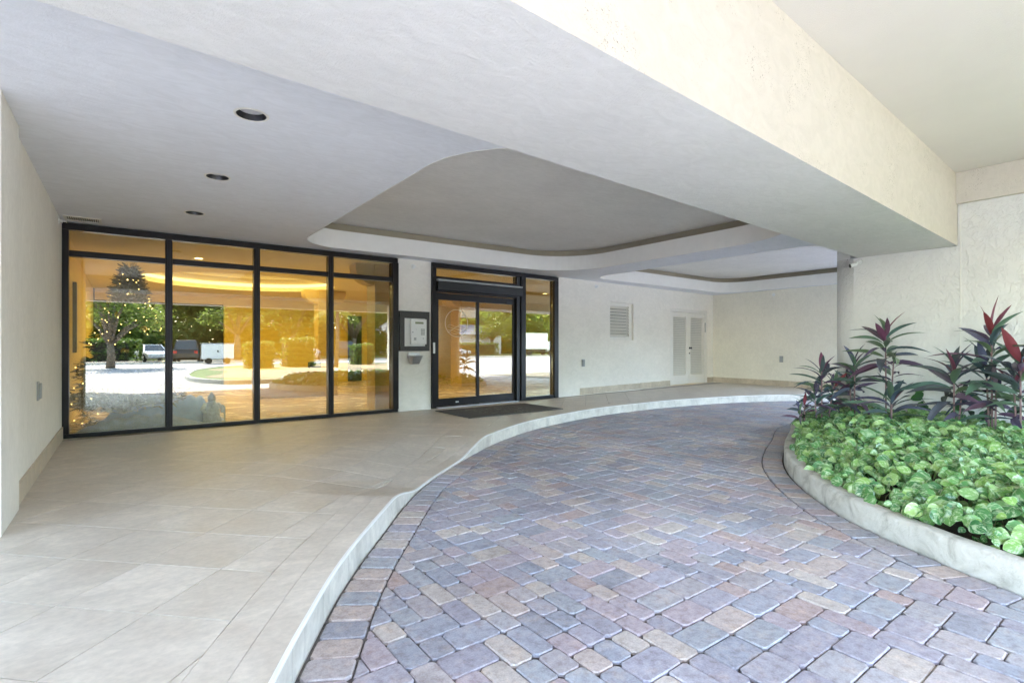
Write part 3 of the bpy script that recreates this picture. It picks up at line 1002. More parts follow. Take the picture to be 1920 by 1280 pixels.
# local: x along the wall, y inward; outer face at y = 0
def dplate(outer, holes, y0, y1): return plate(outer, holes, y0, y1, lambda a, b, t: (a, t, b))
fix_normals(dplate([(0.0, 0.0), (0.66, 0.0), (0.66, CEIL + .1), (0.0, CEIL + .1)], [], 0.0, 0.26).build('pier', 'wall', dw))
fix_normals(dplate([(3.912, 0.0), (DWL, 0.0), (DWL, CEIL + .1), (3.912, CEIL + .1)],
       [[(5.72, 1.46), (6.65, 1.46), (6.65, 2.39), (5.72, 2.39)], [(8.27, 0.19), (10.19, 0.19), (10.19, 2.35), (8.27, 2.35)]], 0.0, 0.26).build('wall_panel', 'wall', dw))
u = 4.64
while u < DWL - 0.02:
    u2 = min(u + 0.455, DWL - 0.018)
    if u < 8.27 < u2: u2 = 8.26
    if 8.26 <= u < 10.2: u = 10.2; continue
    xw = DW0.x + DWT.x * u
    zb = walk_z(xw, DW0.y + DWT.y * u - 0.1)
    MB().box(u, u2 - 0.003, -0.016, -0.001, zb, zb + 0.15).build('baseboard_tile', 'basetile', dw); u = u2
ew = root('end_wall', 'plain cream wall closing the far end of the covered drive', 'wall', (EW0.x, EW0.y, 0), math.atan2(EWT.y, EWT.x), kind='thing')
MB().box(-0.255, 4.1, 0.0, 0.3, 0.0, CEIL + 0.09).build('wall_panel', 'endwall', ew)
u = 0.018
while u < 3.6:
    q = EW0 + EWT * u; zb = walk_z(q.x - .1, q.y)
    MB().box(u, u + 0.454, -0.016, -0.001, zb, zb + 0.15).build('baseboard_tile', 'basetile', ew); u += 0.457

# garden wall with a rounded end, standing in the planter
gw = root('garden_wall', 'rough white stucco wall with a rounded end behind the planter', 'wall', kind='thing')
RW, RXC, RYE = 0.32, 8.82, 3.10
prof = [(8.5, -2.75), (9.14, -2.75)] + [(RXC + RW * math.cos(R(a)), RYE + RW * math.sin(R(a))) for a in range(0, 181, 9)]
o = MB().prism(prof, -0.02, SOFFIT - 0.003).build('wall_panel', 'garden', gw)
for p in o.data.polygons:
    if p.center.y > RYE - 0.02 and abs(p.normal.z) < .5: p.use_smooth = True
yo = beam_out(8.5) - 0.004
MB().box(8.5, 9.14, -2.75, yo, SOFFIT - 0.003, OUTCEIL - 0.002).build('upper_panel', 'garden', gw)
cap = [(RXC + RW * math.cos(R(a)), RYE + RW * math.sin(R(a))) for a in range(4, 177, 8)]
MB().prism([p for p in cap if p[1] > beam_in(p[0]) + 0.004], SOFFIT - 0.002, CEIL - 0.003).build('rounded_end', 'garden', gw)
MB().box(8.42, 8.499, -2.75, yo - 0.002, 3.10, OUTCEIL - 0.003).build('crown_band', 'beam', gw)
jb = MB().tube([(8.499, yo - 0.03, 0.0), (8.499, yo - 0.03, 3.098)], 0.006, 6).build('control_joint', 'trimwhite', gw)

# ------------------------------------------------------------------ window wall
Z0 = 0.152
ww = root('window_wall', 'dark bronze framed window wall of four tall amber panes with transoms', 'window wall', (0, GY, 0), kind='thing')
def fr(x0, x1, z0, z1, name, y0=-0.03, y1=0.085, bev=0.004): return MB().box(x0, x1, y0, y1, z0, z1).build(name, 'bronze', ww, bevel=bev)
fr(-0.628, 3.838, 2.755, 2.835, 'head_rail'); fr(-0.628, 3.838, Z0, 0.205, 'sill_rail')
fr(-0.628, -0.562, 0.206, 2.754, 'jamb', -0.032, 0.088); fr(3.735, 3.838, 0.206, 2.754, 'jamb', -0.06, 0.12)
XM = [(-0.561, 0.44), (0.525, 1.54), (1.625, 2.635), (2.72, 3.734)]
for a, b in ((0.441, 0.524), (1.541, 1.624), (2.636, 2.719)):
    fr(a, b, 0.206, 2.754, 'mullion', -0.036, 0.09)
    MB().box(a + 0.024, b - 0.024, -0.048, -0.036, 0.206, 2.754).build('mullion_cover', 'bronze', ww, bevel=0.003)
for a, b in XM:
    fr(a, b, 2.425, 2.50, 'transom')
    MB().box(a, b, 0.028, 0.036, 0.206, 2.424).build('pane', 'glass', ww)
    MB().box(a, b, 0.028, 0.036, 2.501, 2.754).build('transom_pane', 'glass', ww)

MB().box(-0.628, 3.838, 0.02, 0.16, 2.836, 2.95).build('head_packing', 'black', ww)

# ------------------------------------------------------------------ entrance doors
ed = dwall('sliding_entrance_door'); meta(ed, 'dark bronze automatic sliding glass entrance doors with a glazed sidelight', 'door', kind='thing')
def db(x0, x1, y0, y1, z0, z1, name, mat='bronze', bev=0.004, par=None): return MB().box(x0, x1, y0, y1, z0, z1).build(name, mat, par or ed, bevel=bev)
zs = 0.158
MB().box(0.664, 3.908, 0.02, 0.2, 2.836, 2.95).build('head_packing', 'black', ed)
db(0.664, 3.908, -0.045, 0.10, 2.752, 2.835, 'head_rail')
db(0.664, 0.748, -0.05, 0.10, zs, 2.751, 'jamb'); db(3.785, 3.908, -0.045, 0.10, zs, 2.751, 'jamb')
db(2.70, 2.80, -0.03, 0.10, zs, 2.751, 'mullion', 'black'); db(2.803, 2.93, -0.06, 0.10, zs, 2.751, 'mullion')
db(0.749, 2.699, -0.03, 0.09, 2.545, 2.60, 'transom'); db(0.749, 2.699, 0.03, 0.038, 2.601, 2.751, 'transom_pane', 'glass', 0)
hd = db(0.752, 2.79, -0.115, -0.031, 2.335, 2.50, 'operator_header', 'black', 0.01)
db(0.752, 2.79, -0.12, -0.031, 2.505, 2.542, 'header_cap', 'plasticgrey', 0.004)
db(0.749, 2.699, -0.029, 0.09, 2.30, 2.53, 'header_back')
db(2.931, 3.784, -0.03, 0.09, zs, 0.225, 'sill_rail'); db(2.931, 3.784, 0.03, 0.038, 0.226, 2.751, 'sidelight_pane', 'glass', 0)
def leaf(x0, x1, y, nm):
    me = MB()
    me.box(x0, x0 + 0.055, y - 0.022, y + 0.022, 0.175, 2.29); me.box(x1 - 0.055, x1, y - 0.022, y + 0.022, 0.175, 2.29)
    me.box(x0 + 0.055, x1 - 0.055, y - 0.022, y + 0.022, 0.175, 0.325); me.box(x0 + 0.055, x1 - 0.055, y - 0.022, y + 0.022, 2.165, 2.29)
    l = me.build('door_leaf', 'bronze', ed)
    MB().box(x0 + 0.054, x1 - 0.054, y - 0.004, y + 0.004, 0.324, 2.166).build('pane', 'glass', l)
    return l
l1 = leaf(0.75, 1.735, -0.008, 'l'); l2 = leaf(1.71, 2.698, 0.045, 'r')
# etched ring and brush strokes on the first pane
dm = MB()
cxu, czu, ru = 1.215, 1.74, 0.255
ring = []
for k in range(49):
    a = 2 * math.pi * k / 48; ring.append((cxu + ru * math.cos(a), -0.0135, czu + ru * math.sin(a)))
dm.tube(ring, 0.006, 4, False)
for k in range(5):
    pts = [(cxu - 0.2 + 0.4 * t / 8, -0.0135, czu - 0.05 - k * 0.035 + 0.02 * math.sin(t * 1.3 + k * 1.7)) for t in range(9)]
    dm.tube(pts, 0.003, 4, False)
dm.build('etched_emblem', 'decal', l1)
db(0.75, 2.698, -0.10, 0.09, 0.152, 0.170, 'threshold', 'steel', 0.003)
MB().box(1.18, 1.25, -0.033, -0.030, 0.235, 0.255).build('kick_label', 'plasticwhite', l1)
MB().box(2.45, 2.60, 0.012, 0.0225, 2.185, 2.225).build('closer_sticker', 'black', l2)
db(0.672, 0.715, -0.062, -0.0505, 1.17, 1.37, 'door_bell_plate', 'plasticwhite', 0.004)

# intercom set in a granite surround
ic = dwall('intercom_panel'); meta(ic, 'white entry intercom with display and keypad in a dark granite surround', 'intercom')
fix_normals(dplate([(0.005, 1.215), (0.605, 1.215), (0.605, 1.925), (0.005, 1.925)], [[(0.10, 1.30), (0.53, 1.30), (0.53, 1.80), (0.10, 1.80)]], -0.045, -0.001).build('stone_surround', 'granite', ic))
MB().box(0.012, 0.595, -0.06, -0.045, 1.228, 1.29).build('stone_ledge', 'granite', ic, bevel=0.004)
MB().box(0.102, 0.528, -0.022, -0.001, 1.302, 1.798).build('back_plate', 'plasticwhite', ic)
MB().box(0.21, 0.522, -0.085, -0.0225, 1.335, 1.785).build('housing', 'plasticwhite', ic, bevel=0.006)
MB().box(0.29, 0.455, -0.089, -0.085, 1.70, 1.735).build('display', 'lcd', ic)
kp = MB()
for a in range(3):
    for b in range(4): kp.box(0.405 + a * 0.027, 0.425 + a * 0.027, -0.089, -0.085, 1.50 + b * 0.03, 1.523 + b * 0.03)
kp.build('keypad', 'plasticgrey', ic)
sp = MB()
for a in range(3):
    for b in range(3): sp.box(0.265 + a * 0.016, 0.275 + a * 0.016, -0.088, -0.085, 1.41 + b * 0.016, 1.42 + b * 0.016)
sp.build('speaker_holes', 'black', ic)
MB().tube([(0.31, -0.085, 1.60), (0.31, -0.09, 1.60)], 0.009, 10).build('key_lock', 'steel', ic)
MB().tube([(0.24, -0.085, 1.55), (0.24, -0.09, 1.55)], 0.008, 10).build('microphone', 'black', ic)
MB().tube([(0.45, -0.085, 1.44), (0.45, -0.088, 1.44)], 0.010, 10).build('call_button', 'plasticgrey', ic)

ash = dwall('wall_ashtray'); meta(ash, 'small tapered steel ashtray fixed to the pier below the intercom', 'ashtray')
a_ = MB()
top = [(0.17, -0.001), (0.44, -0.001), (0.44, -0.10), (0.40, -0.14), (0.21, -0.14), (0.17, -0.10)]
bot = [(0.225, -0.001), (0.385, -0.001), (0.385, -0.06), (0.37, -0.085), (0.24, -0.085), (0.225, -0.06)]
n = 6
a_.add([(x, y, 1.13) for x, y in top] + [(x, y, 0.985) for x, y in bot], [(i, n + i, n + (i + 1) % n, (i + 1) % n) for i in range(n)] + [tuple(range(n)), tuple(range(2 * n - 1, n - 1, -1))])
fix_normals(a_.build('bin', 'steel', ash, bevel=0.004))
MB().box(0.185, 0.425, -0.02, -0.001, 1.131, 1.185).build('back_plate', 'steel', ash, bevel=0.003)

# doormat
dmx = MB().box(0, 2.02, 0, 1.13, 0, 0.014).build('door_mat', 'mat', bevel=0.006)
dmx.location = (4.39, 7.03, walk_z(5.3, 7.6) + 0.002); dmx.rotation_euler = (0, 0, R(0.3))
meta(dmx, 'charcoal entrance mat with a faint worn print before the sliding doors', 'mat')

# louvred vent and louvred doors
lv = dwall('louvred_vent'); meta(lv, 'square white louvred vent recessed in the cream wall', 'vent')
f_ = MB(); f_.box(5.722, 5.78, 0.075, 0.15, 1.462, 2.388); f_.box(6.53, 6.645, 0.055, 0.15, 1.462, 2.388); f_.box(5.781, 6.529, 0.055, 0.15, 2.31, 2.388); f_.box(5.781, 6.529, 0.055, 0.15, 1.462, 1.535)
f_.build('frame', 'trimcream', lv); MB().box(5.73, 6.645, 0.20, 0.22, 1.465, 2.385).build('backing', 'darkgap', lv)
def slat_mesh(x0, x1, dep, h):
    th = 0.008
    v = [(x0, 0, -h / 2), (x1, 0, -h / 2), (x1, dep, h / 2), (x0, dep, h / 2), (x0, 0, -h / 2 + th), (x1, 0, -h / 2 + th), (x1, dep, h / 2 + th), (x0, dep, h / 2 + th)]
    return MB().add(v, [(0, 3, 2, 1), (4, 5, 6, 7), (0, 1, 5, 4), (1, 2, 6, 5), (2, 3, 7, 6), (3, 0, 4, 7)])
s0 = None
for k in range(10):
    if s0 is None: s0 = slat_mesh(5.782, 6.525, 0.060, 0.066).build('slat', 'trimcream', lv); o = s0
    else: o = copy_of(s0, lv)
    o.location = (0, 0.062, 1.572 + k * 0.0775)
ld = dwall('louvred_double_door'); meta(ld, 'pair of white louvred utility doors in the cream wall', 'door', kind='thing')
zb = 0.20
f_ = MB(); f_.box(8.272, 8.35, 0.01, 0.12, zb, 2.348); f_.box(10.11, 10.188, 0.01, 0.12, zb, 2.348); f_.box(8.351, 10.109, 0.01, 0.12, 2.27, 2.348)
f_.build('frame', 'trimcream', ld)
sl = None
for x0, x1 in ((8.353, 9.226), (9.234, 10.107)):
    me = MB(); st = 0.115
    me.box(x0, x0 + st, 0.03, 0.07, zb + 0.015, 2.265); me.box(x1 - st, x1, 0.03, 0.07, zb + 0.015, 2.265)
    me.box(x0 + st, x1 - st, 0.03, 0.07, zb + 0.015, 0.48); me.box(x0 + st, x1 - st, 0.03, 0.07, 2.14, 2.265)
    lf = me.build('door_leaf', 'trimcream', ld)
    MB().box(x0 + st, x1 - st, 0.072, 0.078, 0.481, 2.139).build('backing', 'plasticgrey', lf)
    nS = 33
    for k in range(nS):
        if sl is None: sl = slat_mesh(0.0, 0.873 - 2 * st, 0.032, 0.036).build('slat', 'trimcream', lf); o = sl
        else: o = copy_of(sl, lf)
        o.location = (x0 + st, 0.036, 0.507 + k * (1.61 / (nS - 1)))
kn = MB().lathe([(0.0, 0.0), (0.03, 0.0), (0.032, 0.006), (0.012, 0.012), (0.012, 0.035), (0.028, 0.045), (0.03, 0.06), (0.018, 0.072), (0, 0.074)], 14)
o = kn.build('knob', 'black', ld, smooth=True); o.location = (9.295, 0.03, 1.25); o.rotation_euler = (R(90), 0, 0)
o = MB().lathe([(0, 0), (0.022, 0), (0.022, 0.012), (0, 0.013)], 12).build('dead_bolt', 'black', ld); o.location = (9.285, 0.03, 1.10); o.rotation_euler = (R(90), 0, 0)
MB().box(10.085, 10.12, 0.0, 0.012, 1.72, 2.0).build('hinge_arm', 'plasticgrey', ld)

# small wall and ceiling fittings
def gfi(o_, label):
    meta(o_, label, 'outlet', 'weatherproof outlet covers on the walls')
    MB().box(-0.05, 0.05, -0.012, -0.001, -0.085, 0.085).build('cover_plate', 'plasticgrey', o_, bevel=0.004)
    MB().box(-0.038, 0.038, -0.03, -0.0125, -0.07, 0.07).build('lid', 'plasticgrey', o_, bevel=0.006)
    return o_
q = DW0 + DWT * 4.75
gfi(root('outlet_cover', None, None, (q.x, q.y, 0.91), DWA), 'grey outlet cover on the entrance wall under the louvred vent')
q = EW0 + EWT * (EW0.y - 6.97)
gfi(root('outlet_cover', None, None, (q.x, q.y, 0.95), math.atan2(EWT.y, EWT.x)), 'grey outlet cover on the plain far end wall')
gfi(root('outlet_cover', None, None, (-0.63, 6.27, 0.90), R(90)), 'grey outlet cover on the side wall left of the windows')
def sprinkler(loc, rz, label):
    r0 = root('wall_sprinkler', label, 'sprinkler', loc, rz, 'small white sidewall sprinklers')
    o = MB().lathe([(0, 0), (0.045, 0.0), (0.045, 0.006), (0.02, 0.012), (0.016, 0.03), (0.026, 0.032), (0.026, 0.036), (0, 0.036)], 14).build('escutcheon', 'plasticwhite', r0); o.rotation_euler = (R(90), 0, 0)
    MB().box(-0.022, 0.022, -0.075, -0.07, -0.012, 0.012).build('deflector', 'plasticwhite', r0)
    MB().tube([(0, -0.036, 0), (0, -0.07, 0)], 0.007, 8).build('frame_arm', 'steel', r0)
q = DW0 + DWT * 0.29; sprinkler((q.x, q.y, 2.73), DWA, 'small white sprinkler on the pier between window wall and doors')
q = DW0 + DWT * 5.2; sprinkler((q.x, q.y, 2.73), DWA, 'small white sprinkler high on the wall near the louvred vent')
q = EW0 + EWT * (EW0.y - 7.18); sprinkler((q.x, q.y, 2.72), math.atan2(EWT.y, EWT.x), 'small white sprinkler high on the plain far end wall')
sprinkler((-0.63, 8.12, 2.78), R(90), 'small white sprinkler on the side wall beside the ceiling grille')

def downlight(x, y, label):
    r0 = root('recessed_downlight', label, 'downlight', (x, y, CEIL), 0, 'black recessed downlights in a row')
    MB().lathe([(0.092, 0.03), (0.0925, -0.004), (0.106, -0.005), (0.109, 0.0), (0.109, -0.0005)], 32).build('trim_ring', 'trimwhite', r0, smooth=True)
    MB().lathe([(0.0915, -0.003), (0.088, 0.012), (0.080, 0.045), (0.078, 0.055)], 32).build('baffle', 'black', r0, smooth=True)
    MB().lathe([(0.0, 0.034), (0.081, 0.036), (0.081, 0.07), (0, 0.07)], 24).build('lens', 'lens', r0)
downlight(*LIGHTS[0], 'black recessed ceiling downlight nearest the beam')
downlight(*LIGHTS[1], 'middle black recessed ceiling downlight of the row of three')
downlight(*LIGHTS[2], 'black recessed ceiling downlight nearest the window wall')

vg = root('ceiling_grille', 'small white ceiling air grille with dark slots over the window frame', 'grille', (-0.41, 8.24, CEIL))
f_ = MB(); f_.box(-0.18, 0.18, -0.16, -0.118, -0.007, -0.001); f_.box(-0.18, 0.18, 0.118, 0.16, -0.007, -0.001); f_.box(-0.18, -0.15, -0.1175, 0.1175, -0.007, -0.001); f_.box(0.15, 0.18, -0.1175, 0.1175, -0.007, -0.001)
f_.build('frame', 'trimwhite', vg); MB().box(-0.153, 0.153, -0.119, 0.119, 0.006, 0.02).build('backing', 'black', vg)
for k in range(14):
    o = MB().box(-0.003, 0.003, -0.117, 0.117, -0.004, 0.005).build('slat', 'trimwhite', vg); o.location = (-0.137 + k * 0.0211, 0, 0)

sc = root('security_camera', 'small white security camera with a black face under the beam', 'camera', (8.50, 3.02, 2.515), R(-120)); sc.scale = (0.75, 0.75, 0.75)
MB().lathe([(0, 0), (0.05, 0), (0.05, 0.02), (0.03, 0.03), (0, 0.03)], 16).build('mount', 'plasticwhite', sc, smooth=True).rotation_euler = (R(90), 0, R(30))
MB().tube([(0, 0, 0), (0.0, -0.05, -0.01), (0.0, -0.085, -0.035)], 0.016, 10).build('arm', 'plasticwhite', sc, smooth=True)
bd = MB().lathe([(0, 0.0), (0.034, 0.0), (0.04, 0.01), (0.04, 0.13), (0, 0.13)], 18).build('housing', 'plasticwhite', sc, smooth=True)
bd.location = (0.0, -0.06, -0.045); bd.rotation_euler = (R(105), 0, R(-12))
fc = MB().lathe([(0, 0.136), (0.036, 0.136), (0.039, 0.1305), (0, 0.1305)], 18).build('lens_face', 'black', sc)
fc.location = bd.location; fc.rotation_euler = bd.rotation_euler

# ------------------------------------------------------------------ planter
pk = root('planter', 'curved low stuccoed planter kerb around the green bed', 'planter', kind='thing')
secs = [(0.0, -0.03), (0.0, 0.135), (-0.012, 0.155), (-0.03, 0.162), (-0.11, 0.160), (-0.128, 0.150), (-0.13, 0.0)]
v = []; f = []; n = PLANTER.n; m = len(secs)
for k in range(n):
    for off, z in secs:
        p = PLANTER.off(k, off + (0.006 * pnoise((PLANTER.p[k].x * 3, PLANTER.p[k].y * 3, z * 9)) if z > 0 else 0))
        v.append((p.x, p.y, z + (0.004 * pnoise((p.x * 5, p.y * 5, 1)) if z > .1 else 0)))
for k in range(n):
    q = (k + 1) % n
    for j in range(m - 1): f.append((k * m + j, q * m + j, q * m + j + 1, k * m + j + 1))
o = fix_normals(MB().add(v, f).build('kerb_wall', 'planterkerb', pk, smooth=True))
inn = [PLANTER.off(k, -0.129) for k in range(0, n, 2)]
MB().add([(p.x, p.y, 0.10) for p in inn], [tuple(range(len(inn)))]).build('soil_bed', 'soil', pk)

# ------------------------------------------------------------------ plants
def set_uv(me, uv):
    at = me.attributes.new('leafuv', 'FLOAT_VECTOR', 'POINT')
    at.data.foreach_set('vector', [c for q in uv for c in q])
def leaf_mesh(name, L, Wd, shape, fold=0.12, droop=0.35, nseg=6, mat='pothos', twist=0.0, cup=0.0):
    """a leaf along +Y from the origin in four strips; shape(t) gives the half width fraction"""
    v = []; f = []; uv = []
    for i in range(nseg + 1):
        t = i / nseg
        w = Wd * shape(t); yy = L * (t - 0.08 * t * t * droop); zc = -droop * L * t * t * 0.5
        a = twist * t
        for sd in (-1, -0.5, 0, 0.5, 1):
            x = sd * w; z = zc + abs(sd) * w * fold - sd * sd * w * cup + (0.03 * w * math.sin(i * 2.2 + sd * 2) if abs(sd) == 1 else 0)
            v.append((x * math.cos(a), yy, z + x * math.sin(a))); uv.append((sd, t, 0))
    for i in range(nseg):
        a = i * 5
        for q in range(4): f.append((a + q, a + q + 1, a + q + 6, a + q + 5))
    me = MB().add(v, f).mesh(name)
    set_uv(me, uv)
    me.materials.append(M[mat])
    for p in me.polygons: p.use_smooth = True
    me['uvl'] = [c for q in uv for c in q]
    return me
def heart(t): return (0.50, 0.95, 1.05, 0.99, 0.84, 0.56, 0.04)[min(6, int(round(t * 6)))]
def lance(t): return max(0.03, math.sin(math.pi * (t ** 0.85)) ** 0.8 if t < 1 else 0.02) * (0.22 if t < 0.06 else 1)
PM = [leaf_mesh('leaf', L, Wd, heart, fo, dr, 6, 'pothos', 0, cu) for L, Wd, fo, dr, cu in ((0.105, 0.047, 0.16, 0.5, 0.05), (0.125, 0.056, 0.12, 0.8, 0.25), (0.092, 0.043, 0.28, 0.3, 0.0), (0.135, 0.058, 0.05, 0.45, 0.15))]
PMv = [([tuple(vv.co) for vv in me.vertices], [tuple(p.vertices) for p in me.polygons], [tuple(me['uvl'][3 * k:3 * k + 3]) for k in range(len(me.vertices))]) for me in PM]

def orient(nrm, yaw_dir):
    z = nrm.normalized(); yv = yaw_dir - z * yaw_dir.dot(z)
    if yv.length < 1e-4: yv = Vector((1, 0, 0)) - z * z.x
    yv.normalize(); x = yv.cross(z)
    return Matrix((x, yv, z)).transposed()

pb = root('pothos_bed', 'dense bed of variegated green pothos leaves filling the planter', 'ground cover', kind='thing')
def in_planter(x, y):
    return PLANTER.near(Vector((x, y)))[3]
def bed_h(x, y, d):                             # canopy height over the soil
    return 0.16 + 0.20 * sstep(min(-d, 0.9) / 0.9) + 0.05 * pnoise((x * 1.9, y * 1.9, 0.3)) + 0.025 * pnoise((x * 5, y * 5, 2.3))
leaves = []
rnd = random.Random(11)
tries = 0
while len(leaves) < 10000 and tries < 90000:
    tries += 1
    x, y = rnd.uniform(3.4, 10.3), rnd.uniform(-2.2, 4.0)
    if x > 8.45 and x < 9.2 and y < 3.45: continue
    if (x > 9.2 or y < -0.8) and rnd.random() < 0.6: continue
    d = in_planter(x, y)
    if d > -0.10: continue
    layer = rnd.random()
    h = bed_h(x, y, d)
    z = 0.10 + (h - 0.0) * (0.95 + 0.12 * rnd.random() if layer < 0.72 else rnd.uniform(0.15, 0.9)) - 0.05
    edge = sstep((d + 0.42) / 0.3)
    i, p, nn, _ = PLANTER.near(Vector((x, y)))
    nrm = Vector((-0.30 + nn.x * 0.8 * edge + rnd.gauss(0, .6), -0.36 + nn.y * 0.8 * edge + rnd.gauss(0, .6), 0.85 - 0.25 * edge))
    a = rnd.uniform(0, 2 * math.pi)
    yd = Vector((math.cos(a) + nn.x * 0.6, math.sin(a) + nn.y * 0.6 - 0.4, -0.35))
    leaves.append((Vector((x, y, z)), orient(nrm, yd), rnd.choice((0.4, 0.55, 0.7, 0.85, 1.0)) * rnd.uniform(.9, 1.12), rnd.randrange(4), layer))
def leaf_rank(e):
    if not in_frame(*e[0], 10) or e[4] > 0.72: return 0
    return e[2] / project(*e[0])[2]
leaves.sort(key=leaf_rank, reverse=True)
mass = MB(); muv = []
for k, (p, rot, s_, vi, layer) in enumerate(leaves):
    if k < 300 and leaf_rank(leaves[k]) > 0:
        o = bpy.data.objects.new('leaf', PM[vi]); link(o, pb)
        o.matrix_local = Matrix.Translation(p) @ rot.to_4x4() @ Matrix.Scale(s_, 4)
    else:
        vs, fs, us = PMv[vi]; muv += us
        mass.add([p + rot @ (Vector(q) * s_) for q in vs], fs)
mo_ = mass.build('foliage', 'pothos', pb, smooth=True, kind='stuff'); set_uv(mo_.data, muv)
st = MB()
for k in range(380):
    p = leaves[rnd.randrange(3500)][0]
    st.tube([(p.x, p.y, p.z), (p.x + rnd.gauss(0, .03), p.y + rnd.gauss(0, .03), p.z - 0.05), (p.x + rnd.gauss(0, .05), p.y + rnd.gauss(0, .05), 0.1)], 0.0022, 4, False)
st.build('stalks', 'vine', pb, kind='stuff')

TI = [leaf_mesh('leaf', 0.40, 0.039, lance, 0.30, dr, 8, mt, tw) for mt, dr, tw in (('tidark', 1.0, 0.35), ('tidark', 1.6, -0.5), ('tidark', 0.6, 0.2), ('tidark', 1.3, 0.6))]
TIG = [leaf_mesh('leaf', 0.40, 0.039, lance, 0.4, dr, 8, 'tigreen', 0.2) for dr in (0.6, 0.95)]
TIR = [leaf_mesh('leaf', 0.40, 0.038, lance, 0.3, dr, 8, 'tired', -0.3) for dr in (0.2, 0.5)]
def cordyline(label, loc, stems, seed, red=0, green=0.15, more=0.16):
    """stems: (dx, dy, height, leaf scale, leaves, spread of the rosette down the stem)"""
    rr = random.Random(seed)
    r0 = root('cordyline_plant', label, 'plant', loc, 0, 'cordylines along the planter wall', kind='thing')
    for si, (dx, dy, h, ls, nl, spread) in enumerate(stems):
        bx, by = dx * 0.5, dy * 0.5
        pts = [(bx, by, -0.05), (bx + (dx - bx) * .4 + rr.gauss(0, .008), by + (dy - by) * .4, h * 0.5), (dx, dy, h)]
        MB().tube(pts, [0.011, 0.010, 0.008], 7).build('stem', 'tistem', r0, smooth=True)
        nl = int(nl * 1.35)
        for k in range(nl):
            t = k / max(1, nl - 1)                  # 0 = oldest, lowest
            zz = h - spread * (1 - t) ** 1.15
            hx = bx + (dx - bx) * max(0, zz / h); hy = by + (dy - by) * max(0, zz / h)
            ang = k * 2.399 + rr.gauss(0, .25) + si
            el = R(4 + 72 * t ** 1.15) + rr.gauss(0, .12)
            dirv = Vector((math.cos(ang) * math.cos(el), math.sin(ang) * math.cos(el), math.sin(el)))
            side = Vector((-math.sin(ang), math.cos(ang), 0))
            nrm = side.cross(dirv) * -1
            if nrm.z < 0: nrm = -nrm
            rot = orient(nrm + side * rr.gauss(0, .55), dirv)
            sc_ = 1.1 * ls * (0.75 + 0.35 * math.sin(math.pi * min(1, t + 0.15))) * rr.uniform(.88, 1.12)
            if (red and si == 0 and t > 0.8) or (t > 0.62 and rr.random() < 0.09): me = rr.choice(TIR)
            elif rr.random() < green + more: me = rr.choice(TIG)
            else: me = TI[2] if t > 0.85 else rr.choice(TI)
            o = bpy.data.objects.new('leaf', me); link(o, r0)
            pet = 0.05 * ls
            o.matrix_local = Matrix.Translation(Vector((hx, hy, zz)) + dirv * pet * 0.2) @ rot.to_4x4() @ Matrix.Diagonal((sc_ * rr.uniform(.85, 1.2), sc_, sc_, 1))
    return r0
cordyline('tall slender cordyline with a pink tinged crown, left of the wall joint', (7.90, 2.50, 0.15), [(0.02, 0.02, 1.30, 1.0, 18, 0.42), (0.05, -0.06, 0.98, 0.6, 9, 0.4)], 3, 0, 0.25)
cordyline('low purple cordyline rosette at the foot of the tall slender one', (7.62, 2.36, 0.15), [(0.0, 0.0, 0.50, 1.05, 15, 0.26)], 4)
cordyline('narrow dark cordyline between the wall end and the tall slender plant', (7.88, 2.86, 0.15), [(0.0, 0.0, 0.92, 0.85, 16, 0.36), (0.10, 0.1, 0.68, 0.75, 12, 0.34)], 5, 0, 0.2)
cordyline('bushy dark cordyline at the left tip of the planter', (7.75, 3.22, 0.15), [(0.0, 0.0, 0.80, 0.9, 17, 0.36), (0.14, -0.1, 0.62, 0.8, 13, 0.34), (-0.10, 0.05, 0.48, 0.7, 13, 0.28)], 6, 0, 0.25)
cordyline('smallest reddish green cordyline leaning over the planter tip', (7.55, 3.36, 0.13), [(0.0, 0.0, 0.36, 0.6, 11, 0.22), (-0.12, 0.0, 0.28, 0.5, 8, 0.2)], 8, 0, 0.3)
cordyline('broad purple cordyline right of the wall joint', (7.82, 1.80, 0.15), [(0.0, 0.0, 0.86, 1.12, 18, 0.38), (0.08, -0.05, 0.6, 0.8, 8, 0.3)], 9, 0, 0.1)
cordyline('tallest cordyline topped by a bright red leaf', (7.86, 1.46, 0.15), [(0.0, 0.02, 1.32, 1.12, 16, 0.50), (0.06, 0.08, 0.95, 1.0, 13, 0.45), (-0.05, -0.03, 0.7, 0.9, 9, 0.35)], 12, 1, 0.25)
cordyline('purple cordyline with glossy wide leaves right of the red topped one', (7.72, 1.22, 0.15), [(0.0, 0.0, 0.98, 1.2, 18, 0.5), (0.05, 0.06, 0.7, 1.0, 10, 0.35)], 14, 0, 0.12)
cordyline('dark cordyline standing behind the wall at the rear of the bed', (9.6, 2.4, 0.15), [(0.0, 0.0, 1.0, 1.0, 15, 0.4), (0.2, 0.3, 0.8, 1.0, 12, 0.4)], 15)

